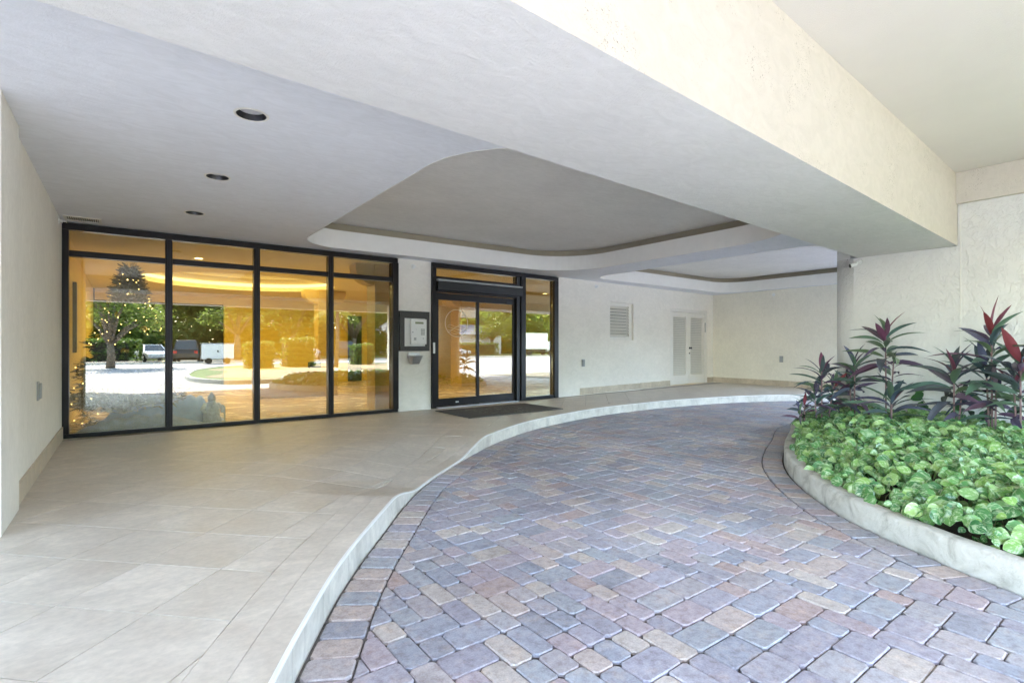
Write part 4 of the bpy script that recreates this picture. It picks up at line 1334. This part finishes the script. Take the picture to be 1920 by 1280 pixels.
vn = root('climbing_vine', 'thin green vine with round leaves climbing the stucco wall between the cordylines', 'plant', (8.42, 2.2, 0.15), kind='thing')
rr = random.Random(5)
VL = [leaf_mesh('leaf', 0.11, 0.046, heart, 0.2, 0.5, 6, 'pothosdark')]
for path in ([(0, 0, 0), (-.02, -.08, .2), (0, .02, .38), (-.02, .10, .52), (-.02, .06, .62)], [(0, -.25, 0), (-.03, -.20, .16), (-.02, -.32, .33), (-.02, -.30, .45)], [(-.02, .2, 0), (-.03, .26, .18), (-.02, .38, .26)], [(-.02, -.6, 0), (-.04, -.65, .2), (-.02, -.55, .36)]):
    MB().tube(path, 0.005, 6).build('stem', 'vine', vn, smooth=True)
    for a, b in zip(path, path[1:]):
        for t in (0.3, 0.75, 1.0):
            p = Vector(a).lerp(Vector(b), t)
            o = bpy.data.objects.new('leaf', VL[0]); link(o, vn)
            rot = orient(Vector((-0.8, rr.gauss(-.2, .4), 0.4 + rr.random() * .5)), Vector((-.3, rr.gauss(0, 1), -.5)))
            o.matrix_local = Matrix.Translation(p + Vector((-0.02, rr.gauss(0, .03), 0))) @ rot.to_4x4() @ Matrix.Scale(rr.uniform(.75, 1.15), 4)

# ------------------------------------------------------------------ lobby behind the glass
LOB = [(-0.66, 8.62), (3.86, 8.64), (14.3, 9.2), (16, 9.3), (16, 17.0), (-0.66, 17.0)]
lf = MB().prism(LOB, 0.10, 0.15).build('lobby_floor', 'lobbyfloor'); meta(lf, kind='structure')
LC = 2.78
cov = [(2.25 + 2.05 * math.cos(2 * math.pi * k / 40), 13.6 + 1.75 * math.sin(2 * math.pi * k / 40)) for k in range(40)]
o = plate(LOB, [cov[::-1]], LC, LC + 0.10, lambda a, b, t: (a, b, t)).build('lobby_ceiling', 'lobbyceil'); fix_normals(o); meta(o, kind='structure')
cv = MB(); n = len(cov)
cv.add([(x, y, LC + 0.099) for x, y in cov] + [(2.25 + (x - 2.25) * 1.10, 13.6 + (y - 13.6) * 1.10, LC + 0.099) for x, y in cov], [(i, (i + 1) % n, n + (i + 1) % n, n + i) for i in range(n)])
g1 = [(2.25 + (x - 2.25) * 1.10, 13.6 + (y - 13.6) * 1.10) for x, y in cov]
cv.add([(x, y, LC + 0.099) for x, y in g1] + [(x, y, LC + 0.34) for x, y in g1], [(i, (i + 1) % n, n + (i + 1) % n, n + i) for i in range(n)])
cv.add([(x, y, LC + 0.34) for x, y in g1], [tuple(range(n))])
meta(fix_normals(cv.build('lobby_cove', 'lobbyceil')), kind='structure')
g2 = [(2.25 + (x - 2.25) * 1.07, 13.6 + (y - 13.6) * 1.07) for x, y in cov]
cl = MB().add([(x, y, LC + 0.11) for x, y in g2] + [(x, y, LC + 0.20) for x, y in g2], [(i, (i + 1) % n, n + (i + 1) % n, n + i) for i in range(n)]).build('cove_light', 'coveglow')
meta(cl, 'warm glowing light strip round the oval lobby ceiling recess', 'cove light', kind='thing')
lb = root('lobby_wall', 'amber wood panelled lobby wall seen through the glass', 'wall', kind='thing')
MB().box(2.3, 16, 17.0, 17.2, 0.1, LC + 0.4).build('back_panel', 'amberwall', lb)
MB().box(-0.62, 2.298, 17.0, 17.2, 2.50, LC + 0.4).build('header_panel', 'amberwall', lb)
MB().box(-0.80, -0.655, 8.66, 17.2, 0.1, LC + 0.4).build('side_panel', 'amberwall', lb)
MB().box(16, 16.2, 9.3, 17.2, 0.1, LC + 0.4).build('far_panel', 'amberwall', lb)
MB().box(-0.9, 2.6, 17.201, 17.4, 0.1, 3.1).build('dark_room_sheet', 'navy', lb)  # dark sheet stands for an opening into an unlit room
MB().box(5.9, 6.35, 16.95, 16.999, 0.15, 2.3).build('dark_doorway', 'navy', lb)  # dark sheet paints the darkness of an open doorway
def column(x0, x1, y0, y1, label):
    r0 = root('lobby_column', label, 'column', ((x0 + x1) / 2, (y0 + y1) / 2, 0.15), 0, None, kind='thing')
    hx, hy = (x1 - x0) / 2, (y1 - y0) / 2
    MB().box(-hx, hx, -hy, hy, 0, LC - 0.152).build('shaft', 'ambercolumn', r0)
    br = [(hx * 1.0, 0)] + [(hx + 0.34 * math.sin(R(a)), 0.30 * (1 - math.cos(R(a)))) for a in range(0, 91, 15)] + [(hx + 0.34, 0.36), (hx, 0.36)]
    mb = MB()
    for sgn in (1, -1):
        k = len(br)
        mb.add([(sgn * p[0], -hy * .8, LC - 0.52 + p[1]) for p in br] + [(sgn * p[0], hy * .8, LC - 0.52 + p[1]) for p in br],
               [tuple(range(k)), tuple(range(2 * k - 1, k - 1, -1))] + [(i, (i + 1) % k, k + (i + 1) % k, k + i) for i in range(k)])
    fix_normals(mb.build('bracket', 'ambercolumn', r0))
column(4.05, 4.45, 13.9, 14.3, 'amber veneered lobby column behind the third window pane')
column(3.62, 3.90, 9.0, 9.4, 'tan inner pier close behind the last window pane')
column(7.6, 8.2, 12.6, 13.2, 'amber lobby column behind the entrance doors')
dk = root('lobby_console', 'low amber wooden console behind the middle window panes', 'console', (3.15, 12.6, 0.15), R(-8), kind='thing')
MB().box(-0.9, 0.9, -0.25, 0.25, 0.0, 0.60).build('body', 'ambercolumn', dk, bevel=0.01); MB().box(-0.95, 0.95, -0.30, 0.30, 0.601, 0.64).build('top', 'amberwall', dk, bevel=0.01)
mo = root('black_box', 'small black box standing on the low lobby console', 'box', (3.55, 12.5, 0.791), 0)
MB().box(-0.13, 0.13, -0.08, 0.08, 0.0, 0.14).build('case', 'black', mo, bevel=0.01); MB().box(-0.10, 0.10, -0.06, 0.06, 0.141, 0.165).build('cover', 'plasticgrey', mo, bevel=0.005)
# tall framed mirror strip on the side wall
fm = root('wall_sconce', 'tall slim framed light bar on the amber side wall', 'sconce', (-0.654, 10.6, 1.75), R(90))
MB().box(-0.05, 0.05, -0.05, -0.0, -0.55, 0.55).build('frame', 'black', fm); MB().box(-0.035, 0.035, -0.056, -0.051, -0.52, 0.52).build('glass_bar', 'lens', fm)
for x, y, where in [(1.0, 10.2, 'nearest the Christmas tree'), (3.0, 10.6, 'before the oval cove, behind the third pane'), (5.0, 10.6, 'behind the pier with the intercom'), (5.2, 12.2, 'right of the oval cove'), (7.0, 10.8, 'just inside the sliding doors'),
                    (9.5, 11.2, 'farthest right beyond the sliding doors'), (0.2, 15.3, 'farthest left, beyond the oval cove'), (4.6, 15.6, 'at the back, right of the oval cove'), (7.2, 15.2, 'at the back behind the doors')]:
    d0 = root('lobby_downlight', 'small glowing lobby ceiling downlight ' + where, 'downlight', (x, y, LC), 0, 'glowing lobby downlights')
    MB().lathe([(0.062, -0.001), (0.075, -0.003), (0.075, -0.0005)], 18).build('trim_ring', 'trimwhite', d0)
    MB().lathe([(0, -0.0015), (0.06, -0.0015)], 18).build('lens', 'downglow', d0)
    ld_ = bpy.data.lights.new('lobby_lamp', 'SPOT'); ld_.energy = 6.2; ld_.color = (1.0, 0.87, 0.54); ld_.spot_size = R(150); ld_.spot_blend = 0.8; ld_.shadow_soft_size = 0.06
    lo = bpy.data.objects.new('lobby_lamp', ld_); link(lo, d0); lo.location = (0, 0, -0.02)
cp = bpy.data.lights.new('cove_lamp', 'AREA'); cp.shape = 'ELLIPSE'; cp.size = 3.6; cp.size_y = 3.0; cp.energy = 12; cp.color = (1.0, 0.88, 0.55)
co = bpy.data.objects.new('cove_lamp', cp); link(co, cl); co.location = (2.25, 13.6, LC + 0.30)

# Christmas display in the window
ct = root('christmas_tree', 'dark lit Christmas tree with silver baubles behind the first window pane', 'christmas tree', (0.06, 9.72, 0.15), kind='thing')
rr = random.Random(21)
MB().tube([(0, 0, 0), (0, 0, 2.2)], [0.04, 0.008], 8).build('trunk', 'bark', ct)
nd = MB()
for k in range(4200):
    t = rr.random() ** 0.75; h = 2.36 - 2.05 * t; rad = 0.06 + 0.74 * t * (0.9 + 0.15 * math.sin(h * 16))
    a = rr.uniform(0, 6.283); r2 = rad * rr.uniform(0.45, 1.0)
    p = Vector((r2 * math.cos(a), r2 * math.sin(a), h - 0.10 * r2)); d = Vector((math.cos(a), math.sin(a), rr.gauss(-.1, .35))).normalized(); sdv = Vector((-d.y, d.x, rr.gauss(0, .6))).normalized()
    L = 0.08 + 0.05 * rr.random(); w = 0.022
    nd.add([p - sdv * w, p + sdv * w, p + d * L + sdv * w * .4, p + d * L - sdv * w * .4], [(0, 1, 2, 3)])
nd.build('foliage', 'fir', ct)
MB().lathe([(0.62, 0.30), (0.46, 0.85), (0.29, 1.45), (0.12, 2.05), (0, 2.28)], 14).build('inner_branches', 'fir', ct)
orn = None; blb = None
for k in range(26):
    t = 0.12 + 0.85 * k / 26; h = 2.30 - 2.0 * t; a = k * 2.4; rad = 0.05 + 0.70 * t
    if orn is None: orn = MB().ball((0, 0, 0), 0.055, 12, 8).build('bauble', 'ornament', ct, smooth=True); o = orn
    else: o = copy_of(orn, ct)
    o.location = (rad * math.cos(a), rad * math.sin(a), h)
for k in range(84):
    t = 0.05 + 0.50 * rr.random() ** 0.7; h = 2.36 - 2.1 * t; a = rr.uniform(0, 6.283); rad = 0.07 + 0.76 * t
    if blb is None: blb = MB().ball((0, 0, 0), 0.006, 6, 4).build('fairy_light', 'bulb', ct); o = blb
    else: o = copy_of(blb, ct)
    o.location = (rad * math.cos(a), rad * math.sin(a), h - 0.08 * rad)
bw = MB(); 
for k in range(26):
    a = rr.uniform(0, 6.283); bw.tube([(0, 0, 2.25), (0.10 * math.cos(a), 0.10 * math.sin(a), 2.3 + rr.uniform(-.05, .14))], 0.006, 4)
bw.build('tree_topper', 'silver', ct)
ft = root('garland_post', 'dark greenery pole wound with fairy lights beside the side wall', 'garland', (-0.42, 9.05, 0.15), kind='thing')
nd = MB()
for k in range(500):
    h = rr.uniform(0, 0.95); a = rr.uniform(0, 6.283); rad = 0.10 + 0.05 * math.sin(h * 20)
    p = Vector((rad * math.cos(a) * rr.random(), rad * math.sin(a) * rr.random(), h)); d = Vector((math.cos(a), math.sin(a), rr.gauss(0, .4))).normalized(); sdv = Vector((-d.y, d.x, .3)); L = .09
    nd.add([p - sdv * .014, p + sdv * .014, p + d * L], [(0, 1, 2)])
nd.build('foliage', 'fir', ft)
for k in range(13):
    o = copy_of(blb, ft); a = k * 1.9; o.location = (0.15 * math.cos(a), 0.15 * math.sin(a), 0.03 + k * 0.07); 
def drape(name, label, x0, x1, y0, y1, h, mat, seed, fold):
    v = []; f = []; nx, ny = 44, 14
    for i in range(nx + 1):
        for j in range(ny + 1):
            u, w = i / nx, j / ny
            edge = min(1, 5 * u, 5 * (1 - u)) * min(1, 2.2 * w + 0.05, 4 * (1 - w))
            z = 0.155 + h * edge * (0.75 + 0.35 * pnoise((u * 4, w * 3, seed))) + fold * edge * math.sin(u * 46 + 5 * pnoise((u * 5, w * 2, seed + 3)))
            v.append((x0 + (x1 - x0) * u, y0 + (y1 - y0) * w + 0.05 * pnoise((u * 8, w * 2, seed + 8)), max(0.152, z)))
    for i in range(nx):
        for j in range(ny):
            a = i * (ny + 1) + j; f.append((a, a + ny + 1, a + ny + 2, a + 1))
    o = MB().add(v, f).build(name, mat, smooth=True); meta(o, label, 'cloth', kind='thing')
drape('blue_drape', 'shimmering blue fabric spread under the Christmas tree', -0.35, 1.25, 9.05, 9.75, 0.42, 'fabricblue', 1.3, 0.03)
drape('grey_drape', 'crumpled grey blue cloth along the window sill', -0.55, 0.95, 8.66, 9.0, 0.20, 'fabricgrey', 5.7, 0.02)
sv = root('silver_branches', 'silver white frosted branches standing on the blue fabric', 'decoration', (-0.02, 9.18, 0.35), kind='thing')
nd = MB()
for k in range(60):
    a = rr.uniform(0, 6.283); el = rr.uniform(.2, 1.4); L = rr.uniform(.25, .52); d = Vector((math.cos(a) * math.cos(el), math.sin(a) * math.cos(el) * .6, math.sin(el)))
    nd.tube([(0, 0, 0), tuple(d * L * .6), tuple(d * L + Vector((0, 0, -.05)))], [0.006, 0.004, 0.002], 4)
    for q in range(7):
        p = d * L * rr.uniform(.4, 1); e = Vector((rr.gauss(0, 1), rr.gauss(0, 1), rr.gauss(0, 1))).normalized() * .05; s2 = Vector((e.y, -e.x, .02)).normalized() * .018
        nd.add([p, p + e * .5 + s2, p + e, p + e * .5 - s2], [(0, 1, 2, 3)])
nd.build('twigs', 'silver', sv)
gn = root('garden_statue', 'small pale blue grey robed statue on the floor behind the second pane', 'statue', (1.06, 9.1, 0.15), R(10), kind='thing')
MB().lathe([(0, 0), (0.135, 0), (0.14, 0.03), (0.115, 0.07), (0.105, 0.2), (0.09, 0.26), (0.06, 0.30), (0.045, 0.315), (0, 0.32)], 16).build('robe', 'statue', gn, smooth=True)
MB().ball((0, -0.01, 0.345), 0.055, 12, 8).build('head', 'statue', gn, smooth=True)
MB().lathe([(0.06, 0.36), (0.05, 0.39), (0.025, 0.43), (0, 0.46)], 12).build('hood', 'statue', gn, smooth=True)
MB().ball((0, -0.075, 0.25), 0.055, 10, 8, (0.8, 0.7, 1.5)).build('beard', 'statue', gn, smooth=True)
for sgn in (-1, 1): MB().tube([(sgn * .08, 0, .27), (sgn * .14, -.04, .20), (sgn * .12, -.10, .15)], [.035, .03, .022], 8).build('arm', 'statue', gn, smooth=True)
MB().tube([(0.15, -0.1, 0.0), (0.15, -0.1, 0.22), (0.13, -0.1, 0.25), (0.10, -0.1, 0.24)], 0.012, 6).build('crook', 'statue', gn)

# ------------------------------------------------------------------ the place outside, seen mirrored in the glass
isl = [(2.0, -8.6), (1.9, -6.0), (2.3, -4.0), (3.1, -2.9), (5.0, -2.75), (8.0, -3.0), (12.0, -4.5), (15.5, -8.0), (16.5, -13.0), (14.5, -18.0), (10.0, -20.0), (5.5, -18.5), (3.0, -14.0), (2.0, -8.6)]
ip = spline(isl, 0.3)[:-1]; IC = Curve2(ip, True) if area(ip) > 0 else Curve2(ip[::-1], True)
n = IC.n
MB_ = MB().add([(IC.off(k, -0.15).x, IC.off(k, -0.15).y, 0.11) for k in range(n)], [tuple(range(n))]); meta(MB_.build('island_lawn', 'lawn'), kind='structure')
inn = [IC.off(k, -1.1 - 0.5 * math.sin(k * .3)) for k in range(n)]
meta(MB().add([(p.x, p.y, 0.115) for p in inn], [tuple(range(n))]).build('leaf_litter_bed', 'mulch'), kind='structure')
v = []; f = []
for k in range(n):
    for off, z in ((0, -0.05), (0, 0.14), (-0.16, 0.14), (-0.16, 0.0)):
        p = IC.off(k, off); v.append((p.x, p.y, z))
for k in range(n):
    q = (k + 1) % n
    for j in range(3): f.append((k * 4 + j, q * 4 + j, q * 4 + j + 1, k * 4 + j + 1))
meta(fix_normals(MB().add(v, f).build('island_kerb', 'kerb')), kind='structure')
meta(MB().box(-60, 110, -29.9, -29.5, -0.05, 0.12).build('lot_kerb', 'kerb'), kind='structure')
meta(MB().box(-60, 110, -60, -42, -0.06, 0.06).build('verge_lawn', 'lawn'), kind='structure')

def leaf_cloud(mb, blobs, count, size, rr, flat=0.6):
    tot = sum(b[3] ** 2 for b in blobs)
    for (bx, by, bz, br, sq) in blobs:
        for k in range(int(count * br * br / tot)):
            d = Vector((rr.gauss(0, 1), rr.gauss(0, 1), rr.gauss(0, 1))).normalized() * br * (rr.uniform(0.45, 1.05) if rr.random() < .85 else rr.uniform(0, .5))
            p = Vector((bx + d.x, by + d.y, bz + d.z * sq))
            a = Vector((rr.gauss(0, 1), rr.gauss(0, 1), rr.gauss(0, .5))).normalized(); b = Vector((rr.gauss(0, 1), rr.gauss(0, 1), rr.gauss(0, .6))); b = (b - a * b.dot(a)).normalized()
            s_ = size * rr.uniform(.6, 1.3)
            mb.add([p - a * s_, p + b * s_ * .45, p + a * s_, p - b * s_ * .45], [(0, 1, 2, 3)])
def tree(label, loc, h, cr, seed, count=3600, size=0.19, limbs=7, group='trees beyond the court', fork=0.3, low=0.42):
    rr = random.Random(seed)
    r0 = root('shade_tree', label, 'tree', loc, rr.uniform(0, 6), group, kind='thing')
    tk = MB(); top = h * fork
    tk.tube([(0, 0, -0.1), (0.05, 0.03, top * .5), (0.0, 0.1, top)], [h * .045, h * .036, h * .03], 10)
    blobs = []
    for k in range(limbs):
        a = 6.283 * k / limbs + rr.gauss(0, .3); r1 = cr * rr.uniform(.45, .8); z1 = h * rr.uniform(low, .85)
        e = (r1 * math.cos(a), r1 * math.sin(a), z1)
        tk.tube([(0, 0.08, top * .92), (e[0] * .45, e[1] * .45, top + (z1 - top) * .55), e], [h * .022, h * .014, h * .006], 7)
        blobs.append((e[0], e[1], e[2], cr * rr.uniform(.36, .52), .7))
    blobs.append((0, 0, h * .86, cr * .5, .6))
    tk.build('trunk', 'bark', r0, smooth=True)
    cr_ = MB(); leaf_cloud(cr_, blobs, count, size, rr); cr_.build('crown', 'treeleaf', r0)
tree('broad spreading tree with several limbs beside the hedge', (-0.7, -22.0, 0), 5.6, 3.1, 31, 5200, 0.11, 8, 'trees beyond the court', 0.26, 0.5)
tree('tall thin tree behind the white utility trailer', (9.0, -41, 0), 8.5, 3.4, 32)
tree('bushy tree behind the white sport utility', (15.0, -44, 0), 9.0, 4.2, 33)
tree('loose tree behind the dark grey sport utility', (22.0, -44, 0), 8.0, 4.0, 34)
tree('tree standing beyond the white sedan', (33.0, -45, 0), 9.5, 4.5, 35)
tree('dense tree at the left end of the hedge', (-9.0, -37, 0), 8.0, 4.0, 36)
tree('small tree near the white box truck', (52.0, -46, 0), 8.0, 4.0, 37)
pt = root('palm_tree', 'slim palm rising from the leaf litter island', 'tree', (9.6, -12.5, 0.1), kind='thing')
MB().tube([(0, 0, 0), (.08, .05, 1.5), (.05, .1, 3.4)], [.13, .10, .09], 10).build('trunk', 'bark', pt, smooth=True)
rr = random.Random(8); fm_ = MB()
for k in range(22):
    a = k * 2.4; el = rr.uniform(-.3, 1.0); pts = []
    for t in range(6):
        q = t / 5; pts.append(Vector((math.cos(a) * 1.5 * q * math.cos(el), math.sin(a) * 1.5 * q * math.cos(el), 3.4 + 1.5 * q * math.sin(el) - 0.9 * q * q)))
    for t in range(5):
        for q in (0, .33, .66):
            p = pts[t].lerp(pts[t + 1], q); d = (pts[t + 1] - pts[t]).normalized(); s_ = Vector((-math.sin(a), math.cos(a), 0))
            for sg in (-1, 1):
                e = p + (s_ * sg + d * .5) * .34 * (1.1 - t / 6) + Vector((0, 0, -.12)); fm_.add([p, p + d * .04, e], [(0, 1, 2)])
fm_.build('fronds', 'treeleaf', pt)

def hedge(label, x0, x1, y0, y1, h, seed, count, size=0.09, name='clipped_hedge', z0=0.1):
    rr = random.Random(seed); mb = MB()
    r0 = root(name, label, 'hedge', ((x0 + x1) / 2, (y0 + y1) / 2, z0), 0, None, kind='thing')
    w, d = (x1 - x0) / 2, (y1 - y0) / 2
    for k in range(count):
        fce = rr.random(); x, y, z = rr.uniform(-w, w), rr.uniform(-d, d), rr.uniform(0.05, h)
        if fce < .35: z = h + rr.gauss(0, .05)
        elif fce < .7: y = d + rr.gauss(0, .05)
        elif fce < .85: x = rr.choice((-w, w)) + rr.gauss(0, .05)
        p = Vector((x, y, z + .1 * pnoise((x, y, 0)))); a = Vector((rr.gauss(0, 1), rr.gauss(0, 1), rr.gauss(0, 1))).normalized(); b = a.cross(Vector((rr.gauss(0, 1), rr.gauss(0, 1), rr.gauss(0, 1)))).normalized(); s_ = size * rr.uniform(.6, 1.3)
        mb.add([p - a * s_, p + b * s_ * .5, p + a * s_, p - b * s_ * .5], [(0, 1, 2, 3)])
    mb.build('leaves', 'hedgeleaf', r0)
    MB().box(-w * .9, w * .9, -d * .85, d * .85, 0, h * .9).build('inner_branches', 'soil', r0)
hedge('long green hedge along the far edge of the court', -14, 1.0, -36, -34.6, 1.7, 41, 3800, .12)
hedge('rounded bush at the left of the leaf litter island', 5.2, 6.5, -14.5, -13.3, 1.35, 42, 1500, name='round_bush')
hedge('rounded bush beside the palm trunk', 7.4, 9.0, -16.0, -14.4, 1.6, 43, 1700, name='round_bush')
hedge('small pale bush at the right of the island', 12.0, 13.2, -17.2, -16.0, 1.25, 44, 1300, name='round_bush')
hedge('low hedge in front of the pale house', 34, 50, -43.2, -42.0, 1.6, 45, 3200, .12)
rr = random.Random(77); tl = MB()
bl = []
for k in range(150):
    x = -55 + k * 1.2 + rr.gauss(0, 1); bl.append((x, -56 + rr.gauss(0, 4), rr.uniform(1.2, 10.0), rr.uniform(2.4, 4.0), 1.0))
for k in range(140): bl.append((-50 + k * 1.3, -52 + rr.gauss(0, 2), rr.uniform(1.0, 2.4), rr.uniform(1.7, 2.6), 1.0))
for k in range(90): bl.append((-75 + k * 2.4, -74 + rr.gauss(0, 3), rr.uniform(1.5, 12.0), rr.uniform(3.6, 5.0), 1.0))
leaf_cloud(tl, bl, 190000, 0.46, rr); meta(tl.build('distant_treeline', 'treeleaf'), kind='stuff')

M['carwhite'] = plain('white car paint', (0.78, 0.78, 0.77), 0.25, var=0.01); M['cardark'] = plain('dark grey car paint', (0.025, 0.027, 0.032), 0.22, var=0.02)
M['carsilver'] = plain('silver car paint', (0.50, 0.51, 0.53), 0.25, 0.4, var=0.01); M['tyre'] = plain('tyre rubber', (0.02, 0.02, 0.02), 0.8); M['taillight'] = plain('red tail lamp', (0.5, 0.01, 0.01), 0.2)
M['headlight'] = plain('clear headlamp', (0.75, 0.77, 0.8), 0.1)
def car(label, loc, rz, mat, kindof='suv', group='cars parked across the court'):
    r0 = root('parked_car', label, 'car', loc, R(rz), group, kind='thing')
    suv = kindof == 'suv'; L = 2.35; Wd = 0.94; H = 1.78 if suv else 1.45; bz = 1.02 if suv else 0.90
    # body stations along x: (x, z bottom, z top, half width)
    st = [(-L, .42, .72, .80), (-L + .08, .30, bz - .04, .88), (-1.6, .22, bz, Wd), (-.6, .20, bz + .02, Wd), (.7, .20, bz, Wd), (1.1, .22, bz - .03, Wd), (1.9, .25, bz - .14, .90), (L - .08, .30, bz - .22, .82), (L, .40, .62, .74)]
    v = []; f = []
    for x, z0, z1, w in st:
        zm = (z0 + z1) / 2 + .06
        v += [(x, -w * .9, z0), (x, w * .9, z0), (x, w, zm), (x, w * .93, z1), (x, -w * .93, z1), (x, -w, zm)]
    for i in range(len(st) - 1):
        for j in range(6): f.append((i * 6 + j, i * 6 + (j + 1) % 6, (i + 1) * 6 + (j + 1) % 6, (i + 1) * 6 + j))
    f += [tuple(range(6))[::-1], tuple(range((len(st) - 1) * 6, len(st) * 6))]
    fix_normals(MB().add(v, f).build('body', mat, r0, bevel=0.04))
    # cabin
    b0, b1, t0, t1 = (-2.15, 1.05, -1.95, .25) if suv else (-1.75, 1.05, -1.05, .15)
    v = [(b0, -.86, bz - .02), (b1, -.86, bz - .02), (b1, .86, bz - .02), (b0, .86, bz - .02), (t0, -.66, H), (t1, -.66, H), (t1, .66, H), (t0, .66, H)]
    fq = [(4, 5, 6, 7), (0, 1, 5, 4), (1, 2, 6, 5), (2, 3, 7, 6), (3, 0, 4, 7)]
    fix_normals(MB().add(v, fq).build('cabin', mat, r0, bevel=0.06))
    V = [Vector(a) for a in v]
    for quad, nm in (((0, 1, 5, 4), 'side_window'), ((2, 3, 7, 6), 'side_window'), ((1, 2, 6, 5), 'windscreen'), ((3, 0, 4, 7), 'rear_window')):
        q = [V[a] for a in quad]; c = sum(q, Vector()) / 4; nn = (q[1] - q[0]).cross(q[3] - q[0]).normalized()
        if nn.dot(c - Vector((-.5, 0, 1.2))) < 0: nn = -nn
        w_ = [c + (a - c) * 0.86 + nn * .012 for a in q]; k_ = [c + (a - c) * 0.86 - nn * .03 for a in q]
        MB().add(w_ + k_, [(0, 1, 2, 3)] + [(i, (i + 1) % 4, 4 + (i + 1) % 4, 4 + i) for i in range(4)]).build(nm, 'carglass', r0)
    for x in (-1.42, 1.42):
        for sg in (-1, 1):
            wo = MB().lathe([(0, -.11), (.30, -.11), (.34, -.08), (.34, .08), (.30, .11), (0, .11)], 18).build('wheel', 'tyre', r0); wo.location = (x, sg * .84, .34); wo.rotation_euler = (R(90), 0, 0)
            MB().lathe([(0, sg * -.118), (.2, sg * -.115), (.22, sg * -.10)], 14).build('rim', 'steel', wo)
    for sg in (-1, 1):
        MB().box(L - .12, L - .005, sg * .62 - .16, sg * .62 + .16, bz - .40, bz - .28).build('headlight', 'headlight', r0, bevel=.02)
        MB().box(-L + .0, -L + .1, sg * .70 - .12, sg * .70 + .12, bz - .30, bz - .08).build('tail_light', 'taillight', r0, bevel=.02)
car('white sedan parked nose out at the gap in the hedge', (1.9, -37.5, 0), 80, 'carwhite', 'sedan')
car('dark sport utility with a red tail lamp parked beside the hedge', (4.2, -33.0, 0), -80, 'cardark')
car('white sport utility parked behind the rounded bushes', (13.6, -33.6, 0), -60, 'carwhite')
car('dark grey sport utility parked next to the white one', (17.6, -34.2, 0), -70, 'cardark')
car('white sedan standing side on at the right of the court', (31.5, -33.6, 0), 5, 'carwhite', 'sedan')
car('silver sedan parked by the low hedge', (39.0, -38.6, 0), 70, 'carsilver', 'sedan')
tb = root('utility_trailer', 'white box utility trailer with two doors parked on the court', 'trailer', (5.6, -27.6, 0), R(4), kind='thing')
MB().box(-1.05, 1.05, -.6, .6, .35, 1.45).build('box', 'carwhite', tb, bevel=.03); MB().box(-1.1, 1.1, -.64, .64, 1.451, 1.52).build('lid', 'carsilver', tb, bevel=.02)
for x in (-.5, .5): MB().box(x - .46, x + .46, .601, .62, .42, 1.38).build('door', 'carwhite', tb, bevel=.01)
MB().box(-.06, .06, .62, .65, .85, 1.0).build('latch', 'black', tb)
for x in (-.6, .6):
    w_ = MB().lathe([(0, -.08), (.22, -.08), (.22, .08), (0, .08)], 16).build('wheel', 'tyre', tb); w_.location = (x, .6, .22); w_.rotation_euler = (R(90), 0, 0)
    w_ = MB().lathe([(0, -.08), (.22, -.08), (.22, .08), (0, .08)], 16).build('wheel', 'tyre', tb); w_.location = (x, -.6, .22); w_.rotation_euler = (R(90), 0, 0)
M['orange'] = plain('traffic orange', (0.75, 0.14, 0.03), 0.5)
cn = root('traffic_cone', 'orange traffic cone with a white band beside the white sport utility', 'cone', (12.6, -29.0, 0), kind='thing')
MB().lathe([(.17, .03), (.03, .72), (0, .72)], 16).build('cone', 'orange', cn); MB().lathe([(.122, .30), (.082, .50)], 16).build('reflective_band', 'carwhite', cn); MB().box(-.2, .2, -.2, .2, 0, .03).build('base', 'orange', cn)
bt = root('box_truck', 'white box truck parked at the far right of the court', 'truck', (53, -37.5, 0), R(12), kind='thing')
MB().box(-2.4, 1.6, -1.1, 1.1, .9, 3.2).build('cargo_box', 'carwhite', bt, bevel=.03); MB().box(1.62, 3.0, -1.0, 1.0, .5, 2.0).build('cab', 'carwhite', bt, bevel=.12); MB().box(2.98, 3.02, -.85, .85, 1.25, 1.85).build('windscreen', 'carglass', bt); MB().box(-2.3, 1.6, -.5, .5, .55, .88).build('chassis', 'black', bt)
for x in (-1.5, 2.1):
    for sg in (-1, 1):
        w_ = MB().lathe([(0, -.13), (.42, -.13), (.42, .13), (0, .13)], 16).build('wheel', 'tyre', bt); w_.location = (x, sg * .92, .42); w_.rotation_euler = (R(90), 0, 0)
M['housewall'] = plain('pale lilac house wall', (0.55, 0.54, 0.58), 0.8, var=.03); M['houseroof'] = plain('grey blue roof', (0.20, 0.24, 0.33), 0.7); M['brown'] = plain('brown door', (0.25, 0.13, 0.05), .5)
hs = root('pale_house', 'low pale house with a brown door beyond the hedge', 'house', (42, -52, 0), R(6), kind='thing')
MB().box(-13, 13, -4, 4, 0, 3.1).build('wall', 'housewall', hs)
MB().add([(-13.6, -4.6, 3.1), (13.6, -4.6, 3.1), (13.6, 4.6, 3.1), (-13.6, 4.6, 3.1), (-12, 0, 4.8), (12, 0, 4.8)], [(0, 1, 5, 4), (2, 3, 4, 5), (1, 2, 5), (3, 0, 4), (3, 2, 1, 0)]).build('roof', 'houseroof', hs)
MB().box(-.9, .9, 4.001, 4.08, 0, 2.3).build('door', 'brown', hs)
for x in (-9, -5, 4.5, 8.5):
    w_ = MB().box(x - .8, x + .8, 4.001, 4.07, .9, 2.2).build('window', 'trimwhite', hs); MB().box(x - .68, x + .68, 4.071, 4.08, 1.02, 2.08).build('pane', 'carglass', w_)
